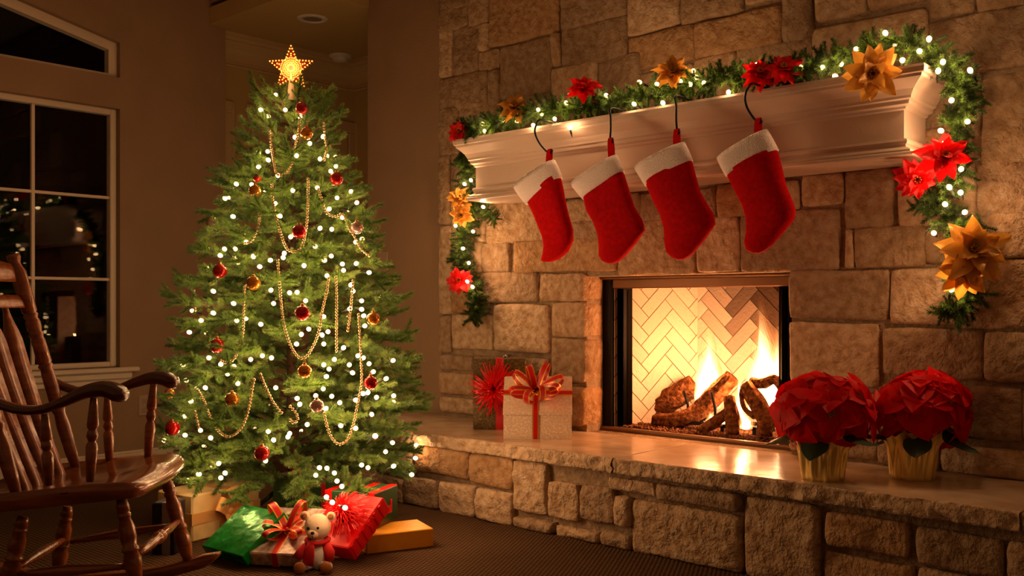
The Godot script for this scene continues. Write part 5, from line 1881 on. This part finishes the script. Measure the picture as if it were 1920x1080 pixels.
func build_gifts() -> void:
	var red_rib := plain("ribbon_red", Color(0.72, 0.03, 0.03), 0.35)
	var gold_rib := plain("ribbon_gold", Color(0.90, 0.66, 0.28), 0.3, 0.7)
	var shred_red := plain("shred_red", Color(0.86, 0.03, 0.04), 0.3, 0.2)
	var gauze := plain("gauze_gold", Color(0.92, 0.72, 0.44), 0.45, 0.3)
	var gp := "wrapped presents under the tree"
	# green shiny box, tipped against the gold one
	var f := gift_frame(on_level(377, 1023, 0.048), on_level(452, 1043, 0.048), on_level(438, 965, 0.135))
	var sz := Vector3(0.235, 0.046, 0.215)
	var o := thing("present", "shiny green foil present tipped up at the front of the pile", "present", f.origin, gp)
	o.basis = f.basis
	var green := paper("foil_green", Color(0.12, 0.62, 0.22), 0.35, 0.16, Color(0.55, 0.75, 0.55), 0.02, 4.0, FastNoiseLite.TYPE_SIMPLEX_SMOOTH)
	part(o, "wrapping", box(Vector3(0, -sz.y, -sz.z), Vector3(sz.x, 0, 0), 0.003), green)
	# large gold one with a gauze bow
	var a := on_level(360, 1018, 0.0)
	var b := on_level(487, 985, 0.0)
	f = gift_frame(a + Vector3(0, 0.178, 0), b + Vector3(0, 0.178, 0), a + Vector3(0, 0.178, 0) + fwd * 0.2)
	sz = Vector3((b - a).length(), 0.178, 0.20)
	o = thing("present", "large gold wrapped present with a wide gauze bow behind the green one", "present", f.origin, gp)
	o.basis = f.basis
	var gold := paper("foil_gold", Color(1.0, 0.90, 0.66), 0.1, 0.34, Color(0.86, 0.82, 0.76), 0.01, 3.0, FastNoiseLite.TYPE_SIMPLEX_SMOOTH)
	part(o, "wrapping", box(Vector3(0, -sz.y, -sz.z), Vector3(sz.x, 0, 0), 0.006), gold)
	band(o, sz, false, sz.x * 0.5, 0.045, gauze)
	part(o, "ribbon", box(Vector3(-0.002, -0.115, -sz.z - 0.002), Vector3(sz.x + 0.002, -0.070, 0.002), 0.0006), gauze)
	bow(o, Vector3(sz.x * 0.5, -0.085, 0.004), Vector3(0, 0, 1), [[0.2, 0.10, 0.06], [2.9, 0.10, 0.06], [1.1, 0.085, 0.07], [2.0, 0.085, 0.07], [-0.6, 0.09, 0.05], [3.8, 0.09, 0.05]], 0.055, gauze)
	# dark one at the far left, behind the chair leg
	a = on_level(284, 1040, 0.0)
	b = on_level(328, 1041, 0.0)
	f = gift_frame(a + Vector3(0, 0.185, 0), b + Vector3(0, 0.185, 0), a + Vector3(0, 0.185, 0) + fwd * 0.15)
	sz = Vector3((b - a).length(), 0.185, 0.09)
	o = thing("present", "dark wrapped present with a silver band behind the chair's front leg", "present", f.origin, gp)
	o.basis = f.basis
	part(o, "wrapping", box(Vector3(0, -sz.y, -sz.z), Vector3(sz.x, 0, 0), 0.004), paper("foil_dark", Color(0.16, 0.15, 0.17), 0.4, 0.35, Color(0.7, 0.7, 0.75), 0.03, 4.0))
	band(o, sz, false, sz.x * 0.62, 0.03, plain("ribbon_silver", Color(0.62, 0.6, 0.62), 0.3, 0.8))
	# silver patterned one with the red and gold bow
	f = gift_frame(on_level(465, 1036, 0.055), on_level(556, 1040, 0.055), on_level(488, 942, 0.165))
	sz = Vector3(0.185, 0.052, 0.28)
	o = thing("present", "silver patterned present with a red and gold ribbon bow beside the bear", "present", f.origin, gp)
	o.basis = f.basis
	part(o, "wrapping", box(Vector3(0, -sz.y, -sz.z), Vector3(sz.x, 0, 0), 0.004), paper("foil_silver", Color(0.95, 0.88, 0.84), 0.3, 0.26, Color(0.62, 0.52, 0.48), 0.05, 3.0))
	for e in [[0.026, gold_rib, 0.0014], [0.018, red_rib, 0.0020]]:
		band(o, sz, false, sz.x * 0.5, e[0], e[1], e[2])
		band(o, sz, true, sz.z * 0.45, e[0], e[1], e[2])
	bow(o, Vector3(sz.x * 0.5, 0.002, -sz.z * 0.45), Vector3.UP, [[0.9, 0.10, 0.05], [2.2, 0.10, 0.05], [4.0, 0.095, 0.085], [5.4, 0.095, 0.085], [0.0, 0.08, 0.05], [3.1, 0.08, 0.05]], 0.028, red_rib, gold_rib)
	# red box with a shredded bow
	f = gift_frame(on_level(598, 1018, 0.066), on_level(648, 1027, 0.066), on_level(640, 962, 0.150))
	sz = Vector3(0.135, 0.064, 0.235)
	o = thing("present", "red ribbed present with a shredded red bow behind the bear", "present", f.origin, gp)
	o.basis = f.basis
	part(o, "wrapping", box(Vector3(0, -sz.y, -sz.z), Vector3(sz.x, 0, 0), 0.004), plain("foil_red", Color(0.90, 0.03, 0.05), 0.28, 0.1))
	for i in 6:
		part(o, "rib", box(Vector3(sz.x - 0.001, -sz.y + 0.004, -0.025 - i * 0.036), Vector3(sz.x + 0.004, -0.004, -0.010 - i * 0.036), 0.0015), plain("foil_red", Color(0.80, 0.03, 0.05), 0.32, 0.25))
	shreds(o, Vector3(sz.x * 0.42, 0.0, -0.11), Vector3.UP, 0.12, 520, shred_red)
	# long gold box
	a = on_level(687, 1040, 0.0)
	b = on_level(813, 1025, 0.0)
	f = gift_frame(a + Vector3(0, 0.068, 0), b + Vector3(0, 0.068, 0), a + Vector3(0, 0.068, 0) + fwd * 0.18)
	sz = Vector3((b - a).length(), 0.068, 0.17)
	o = thing("present", "flat plain gold present lying rightmost on the carpet", "present", f.origin, gp)
	o.basis = f.basis
	part(o, "wrapping", box(Vector3(0, -sz.y, -sz.z), Vector3(sz.x, 0, 0), 0.003), paper("foil_plain_gold", Color(0.98, 0.70, 0.20), 0.35, 0.28, Color(0.93, 0.90, 0.84), 0.008, 4.0, FastNoiseLite.TYPE_SIMPLEX_SMOOTH))
	# green box with red stripes and a handle print, standing on the gold box
	var c0 := on_level(703, 992, 0.070)
	var xd := Vector3(0.85, 0, -0.05)
	xd = (on_level(747, 971, 0.070) - c0)
	xd.y = 0
	xd = xd.normalized()
	var zd := Vector3(-xd.z, 0, xd.x)      # from the corner towards the left face, turned a quarter
	if zd.dot(rgt) > 0.0:
		zd = -zd
	sz = Vector3(0.19, 0.130, 0.21)
	o = thing("present", "dark green box with red stripes standing on the flat gold present", "present", c0 + Vector3(0, sz.y, 0), gp)
	var yb := Vector3.UP
	var bz := xd.cross(yb)
	var flip := 1.0 if bz.dot(zd) < 0.0 else -1.0
	o.basis = Basis(xd, yb, bz)
	# box reaches from 0 to sz.x along xd and sz.z to the left
	var z0 := -sz.z if flip > 0.0 else 0.0
	var z1 := 0.0 if flip > 0.0 else sz.z
	var dk := plain("box_green", Color(0.16, 0.30, 0.18), 0.3)
	var stripe := plain("box_red", Color(0.80, 0.06, 0.05), 0.35)
	part(o, "wrapping", box(Vector3(0, -sz.y, z0), Vector3(sz.x, 0, z1), 0.003), dk)
	for e in [0.016, 0.088, 0.194]:
		var zc: float = (z1 - e) if flip > 0.0 else (z0 + e)
		part(o, "stripe", box(Vector3(-0.0012, -sz.y, zc - 0.0145), Vector3(sz.x + 0.001, 0.0012, zc + 0.0145), 0.0005), stripe)
	var face := z1 if flip > 0.0 else z0
	var sg := 1.0 if flip > 0.0 else -1.0
	var h := begin()
	for e in [[0.05, 0.14, -0.095, -0.065], [0.05, 0.066, -0.066, -0.045], [0.124, 0.14, -0.066, -0.045]]:
		block(h, Vector3(e[0], e[2], minf(face, face + sg * 0.002)), Vector3(e[1], e[3], maxf(face, face + sg * 0.002)), 0.0006)
	part(o, "handle_tab", done(h), stripe)
	# present with red stripes deeper under the branches
	a = on_level(492, 1000, 0.0)
	b = on_level(600, 1012, 0.0)
	f = gift_frame(a + Vector3(0, 0.20, 0) + fwd * 0.16, b + Vector3(0, 0.20, 0) + fwd * 0.16, a + Vector3(0, 0.20, 0) + fwd * 0.34)
	sz = Vector3((b - a).length(), 0.20, 0.16)
	o = thing("present", "dark present with bright red bands, deep under the lowest branches", "present", f.origin, gp)
	o.basis = f.basis
	part(o, "wrapping", box(Vector3(0, -sz.y, -sz.z), Vector3(sz.x, 0, 0), 0.004), dk)
	band(o, sz, false, sz.x * 0.62, 0.02, stripe)
	band(o, sz, false, sz.x * 0.92, 0.02, stripe)
	bow(o, Vector3(sz.x * 0.3, 0.0, -sz.z * 0.4), Vector3.UP, [[0.3, 0.06, 0.04], [2.8, 0.06, 0.04], [1.5, 0.05, 0.05], [4.4, 0.05, 0.05]], 0.03, red_rib)
	# the two on the hearth
	gp = "wrapped presents on the hearth"
	a = on_level(887, 805, HEARTH_H)
	b = on_level(986, 806, HEARTH_H)
	var ht := (a - eye).dot(fwd) * 133.0 / FOCAL
	f = gift_frame(a + Vector3(0, ht, 0), b + Vector3(0, ht, 0), a + Vector3(0, ht, 0) + Vector3(-0.4, 0, -0.9) * 0.1)
	sz = Vector3((b - a).length(), ht, 0.055)
	o = thing("present", "dark gold patterned present with a shredded red bow standing on the hearth", "present", f.origin, gp)
	o.basis = f.basis
	part(o, "wrapping", box(Vector3(0, -sz.y, -sz.z), Vector3(sz.x, 0, 0), 0.003), paper("foil_bronze", Color(0.50, 0.40, 0.16), 0.4, 0.38, Color(0.45, 0.42, 0.36), 0.09, 4.0))
	band(o, sz, false, sz.x * 0.50, 0.034, red_rib)
	shreds(o, Vector3(sz.x * 0.42, -ht * 0.42, 0.004), Vector3(0, 0, 1), 0.135, 520, shred_red)
	# pale box with a sloping lid and a looped bow
	a = on_level(944, 823, HEARTH_H)
	b = on_level(1072, 824, HEARTH_H)
	var w := (b - a).length()
	var d := (a - eye).dot(fwd)
	var h0 := d * 50.0 / FOCAL
	var h1 := d * 112.0 / FOCAL
	f = gift_frame(a, b, a + Vector3(-0.5, 0, -0.75) * 0.1)
	o = thing("present", "pale speckled present with sloping lid and looped red and gold bow on the hearth", "present", a, gp)
	o.basis = f.basis
	var pale := paper("foil_pale", Color(0.98, 0.91, 0.82), 0.15, 0.34, Color(0.80, 0.74, 0.68), 0.12, 4.0)
	var s := begin()
	var prof := PackedVector2Array([Vector2(0, 0), Vector2(0, h0), Vector2(-0.10, h1), Vector2(-0.17, h1), Vector2(-0.17, 0)])
	var side := Transform3D(Basis(Vector3(0, 0, 1), Vector3(0, 1, 0), Vector3(-1, 0, 0)), Vector3.ZERO)
	prism(s, prof, side, w)
	part(o, "wrapping", done(s), pale)
	s = begin()
	prism(s, PackedVector2Array([Vector2(0.005, h0 - 0.010), Vector2(0.005, h0 + 0.004), Vector2(-0.10, h1 + 0.003), Vector2(-0.10, h1 - 0.006)]), Transform3D(side.basis, Vector3(-0.002, 0, 0)), w + 0.004)
	part(o, "lid", done(s), pale)
	for e in [[0.027, gold_rib, 0.0], [0.017, red_rib, 0.001]]:
		s = begin()
		var mid := w * 0.47
		var rp := [Vector3(mid, 0.001, 0.004 + e[2]), Vector3(mid, h0, 0.006 + e[2]), Vector3(mid, h0 + 0.008 + e[2], 0.004), Vector3(mid, h1 + 0.009 + e[2], -0.10), Vector3(mid, h1 + 0.002 + e[2], -0.17)]
		ribbon(s, rp, [e[0]], [Vector3.RIGHT])
		var yy: float = lerpf(h0, h1, 0.5) + 0.009 + e[2]
		ribbon(s, [Vector3(-0.004, yy, -0.05), Vector3(w * 0.5, yy + 0.001, -0.05), Vector3(w + 0.004, yy, -0.05)], [e[0]], [Vector3(0, h1 - h0, -0.10)])
		part(o, "ribbon", done(s), e[1])
	var up := Vector3(0, 0.7, 0.7)
	bow(o, Vector3(w * 0.47, lerpf(h0, h1, 0.55) + 0.006, -0.05), up.normalized(), [[0.1, 0.12, 0.08], [3.0, 0.12, 0.08], [0.8, 0.115, 0.11], [2.2, 0.115, 0.11], [1.5, 0.09, 0.13], [3.8, 0.10, 0.10], [5.5, 0.11, 0.09], [4.6, 0.08, 0.10]], 0.028, red_rib, gold_rib)

func build_bear() -> void:
	var fur := plain("bear_fur", Color(0.97, 0.86, 0.72), 0.95, 0.0, 0.1)
	fur.rim_enabled = true
	fur.rim = 0.5
	fur.uv1_triplanar = true
	fur.uv1_scale = Vector3(12, 12, 12)
	bump(fur, noise_texture("plush", 0.25, 2, Color.BLACK, Color.WHITE, 256), 0.3)
	var white := plain("bear_sweater", Color(0.97, 0.94, 0.90), 0.95)
	var red := plain("bear_red", Color(0.72, 0.04, 0.04), 0.9)
	var tan_ := plain("bear_paw", Color(0.62, 0.38, 0.20), 0.95)
	var dark := plain("bear_eye", Color(0.02, 0.015, 0.01), 0.2)
	var base := on_level(596, 1066, 0.0)
	base = at_depth(596, 1066, (base - eye).dot(fwd))
	base.y = 0.0
	var o := thing("teddy_bear", "small cream teddy bear in a red scarf sitting before the presents", "teddy bear", base)
	o.basis = Basis(rgt, Vector3.UP, -fwd)
	var u := (base - eye).dot(fwd) / FOCAL          # metres a pixel here
	var y0 := 1069.0
	var at := func(px: float, py: float, z: float) -> Vector3: return Vector3((px - 596.0) * u, (y0 - py) * u, z)
	var s := begin()
	ball(s, at.call(597, 1040, 0.0), Vector3(24, 31, 22) * u, 22, 16)
	part(o, "body", done(s), white)
	s = begin()
	ball(s, at.call(596, 990, 0.004), Vector3(25, 24, 22) * u, 24, 18)
	ball(s, at.call(591, 999, 0.030), Vector3(12, 10, 11) * u, 18, 12)
	var head := part(o, "head", done(s), fur)
	for e in [[572, 970], [621, 971]]:
		s = begin()
		ball(s, at.call(e[0], e[1], 0.002), Vector3(9, 9, 5) * u, 14, 10)
		part(o, "ear", done(s), fur)
		s = begin()
		ball(s, at.call(e[0], e[1], 0.009), Vector3(5.5, 5.5, 2.5) * u, 12, 8)
		part(o, "inner_ear", done(s), tan_)
	for e in [[582.5, 989], [600.5, 988]]:
		s = begin()
		ball(s, at.call(e[0], e[1], 0.039), Vector3.ONE * 3.2 * u, 12, 8)
		part(head, "eye", done(s), dark)
	s = begin()
	ball(s, at.call(591.5, 996.5, 0.0475), Vector3(3.8, 3.2, 2.6) * u, 12, 8)
	part(head, "nose", done(s), plain("bear_nose", Color(0.16, 0.06, 0.03), 0.4))
	s = begin()
	tube(s, [at.call(591.5, 1000, 0.0488), at.call(591.5, 1004, 0.0490), at.call(591.0, 1006.5, 0.0470)], [0.0011], 6)
	part(head, "mouth", done(s), dark)
	for e in [[[580, 1022], [570, 1032], [563, 1042]], [[613, 1022], [621, 1034], [622, 1046]]]:
		s = begin()
		tube(s, [at.call(e[0][0], e[0][1], 0.018), at.call(e[1][0], e[1][1], 0.030), at.call(e[2][0], e[2][1], 0.046)], [0.015, 0.018, 0.016], 14)
		part(o, "arm", done(s), red)
	for e in [[570, 1061], [618, 1060]]:
		s = begin()
		tube(s, [at.call(596 + (e[0] - 596) * 0.4, 1058, 0.01), at.call(e[0], e[1] - 1, 0.04), at.call(e[0], e[1] - 2, 0.06)], [0.018, 0.018, 0.016], 14)
		part(o, "leg", done(s), white)
		s = begin()
		ball(s, at.call(e[0], e[1] - 2.5, 0.068), Vector3(11, 12, 7) * u, 16, 12)
		part(o, "paw", done(s), tan_)
	# scarf: a wound collar and one hanging end
	s = begin()
	var ring := []
	for i in 25:
		var a := TAU * i / 24.0
		ring.append(at.call(596 + cos(a) * 19.0, 1014 + sin(a) * 3.0, 0.004 + sin(a) * 19.0 * u))
	tube(s, ring, [0.0105], 10, 0.75)
	part(o, "scarf", done(s), red)
	s = begin()
	var tail := [at.call(588, 1015, 0.042), at.call(587, 1024, 0.050), at.call(586, 1036, 0.054), at.call(584, 1048, 0.052), at.call(583, 1056, 0.048)]
	tube(s, tail, [0.012, 0.016, 0.019, 0.020, 0.018], 10, 0.16)
	part(o, "scarf_end", done(s), red)

# ---------------------------------------------------------------- potted poinsettias
func build_poinsettias() -> void:
	var red := plain("bract_red", Color(0.93, 0.02, 0.05), 0.5, 0.0, 0.3)
	red.backlight_enabled = true
	red.backlight = Color(0.9, 0.8, 0.8)
	tri_map(red, noise_texture("bract_tone", 0.01, 3, Color(0.82, 0.75, 0.75), Color.WHITE, 256), Vector3(5, 5, 5))
	var green := plain("leaf_green", Color(0.10, 0.22, 0.08), 0.5)
	var foil := plain("foil_pot", Color(0.98, 0.88, 0.55), 0.2, 0.5)
	var lab := ["potted red poinsettia in gold foil standing nearer the fire", "potted red poinsettia in gold foil, rightmost on the hearth"]
	var feet := [on_level(1543, 898, HEARTH_H), on_level(1710, 897, HEARTH_H)]
	var heads := [[[0.15, 0.95, 0.2], [-0.55, 0.60, 0.55], [0.62, 0.50, 0.55], [-1.0, 0.0, 0.25], [1.0, -0.1, 0.25], [-0.15, 0.10, 1.0], [0.1, 0.6, -0.7], [-0.6, 0.4, -0.6]], [[-0.1, 0.95, 0.25], [-0.60, 0.45, 0.60], [0.35, 0.40, 0.80], [0.75, 0.60, 0.15], [1.0, -0.05, 0.25], [-1.0, -0.1, 0.2], [0.0, 0.6, -0.7], [0.7, 0.4, -0.5]]]
	for k in 2:
		var foot: Vector3 = feet[k]
		var o := thing("potted_poinsettia", lab[k], "poinsettia", foot)
		o.basis = Basis(rgt, Vector3.UP, -fwd)
		var u := (foot - eye).dot(fwd) / FOCAL
		var hgt := 92.0 * u
		var rows := []
		for i in 12:
			var t := i / 11.0
			var row := PackedVector3Array()
			for j in 128:
				var a := TAU * j / 128.0
				var flare := lerpf(37.0, 47.0, t) + 16.0 * pow(maxf(0.0, t - 0.62) / 0.38, 1.6)
				var pleat := (sin(a * 11.0 + k * 2.0 + sin(t * 3.0 + a) * 1.2) * 0.8 + sin(a * 19.0 + t * 3.0) * 0.5) * lerpf(2.0, 5.5, t)
				var y := hgt * t + (sin(a * 7.0 + k) * 6.0 + sin(a * 12.0) * 5.0) * u * pow(t, 4.0)
				row.append(Vector3(cos(a), 0, sin(a)) * (flare + pleat) * u + Vector3(0, y, 0))
			rows.append(row)
		var bottom := PackedVector3Array()
		for p in rows[0]:
			bottom.append(Vector3(p.x * 0.05, 0.001, p.z * 0.05))
		rows.push_front(bottom)
		var s := begin()
		sheet(s, rows, true)
		part(o, "foil_wrap", done(s), foil)
		s = begin()
		lathe(s, [Vector2(0.001, hgt * 0.80), Vector2(33.0 * u, hgt * 0.78), Vector2(30.0 * u, hgt * 0.5)], 24)
		part(o, "soil", done(s), plain("soil", Color(0.10, 0.07, 0.05), 1.0))
		var dome := Vector3(96.0, 72.0, 86.0) * u if k == 0 else Vector3(90.0, 76.0, 80.0) * u
		var mid := Vector3(2.0 * u, 125.0 * u, 0)
		if k == 1:
			mid = Vector3(16.0 * u, 125.0 * u, 4.0 * u)
		var big := petal(82.0 * u, 62.0 * u, 0.42, 0.16, 0.03)
		var mid_p := petal(50.0 * u, 40.0 * u, 0.25, 0.22, 0.03)
		var leaf := petal(74.0 * u, 50.0 * u, 0.30, 0.22, 0.03)
		var stems := begin()
		for hd in heads[k]:
			var d := Vector3(hd[0], hd[1], hd[2]).normalized()
			var c := mid + d * dome * 0.80
			tube(stems, run_of([Vector3(d.x * 0.02, hgt * 0.75, d.z * 0.02), mid * 0.8 + d * dome * 0.3 + Vector3(0, 0.02, 0), c], 0.02), [0.0035], 6)
			var fb := aim((d / dome).normalized(), rng.randf() * 6.0)
			for ring in [[5, big, 1.62], [4, mid_p, 1.32]]:
				for i in int(ring[0]):
					var a: float = TAU * (i + rng.randf_range(-0.12, 0.12)) / ring[0] + ring[2] * 2.0
					var b := fb * Basis(Vector3.UP, a) * Basis(Vector3.RIGHT, ring[2] + rng.randf_range(-0.10, 0.12)) * Basis(Vector3.UP, PI)
					part(o, "bract", ring[1], red, Transform3D(b.scaled(Vector3.ONE * rng.randf_range(0.85, 1.08)), c + fb.y * (0.004 if ring[2] > 1.5 else 0.008)))
			s = begin()
			for i in 9:
				var a := i * 2.4
				var q := 0.004 * sqrt(i + 0.5)
				ball(s, c + fb * Vector3(cos(a) * q, 0.014, sin(a) * q), Vector3.ONE * 0.0035, 6, 5)
				tube(s, [c, c + fb * Vector3(cos(a) * q, 0.014, sin(a) * q)], [0.0012], 4)
			part(o, "flower_buds", done(s), plain("bud_yellow", Color(0.62, 0.55, 0.14), 0.6))
		for i in 6:
			var a := TAU * i / 6.0 + k
			var d := Vector3(cos(a), -0.05, sin(a))
			var c := mid + Vector3(d.x * dome.x * 0.55, -26.0 * u, d.z * dome.z * 0.55)
			var b := aim(Vector3(0, 1, 0), 0.0) * Basis.IDENTITY
			b = Basis(Vector3.UP, -a + PI / 2) * Basis(Vector3.RIGHT, 2.35 + rng.randf_range(-0.25, 0.25))
			part(o, "leaf", leaf, green, Transform3D(b, c))
		part(o, "stems", done(stems), plain("stem_green", Color(0.18, 0.28, 0.10), 0.7))
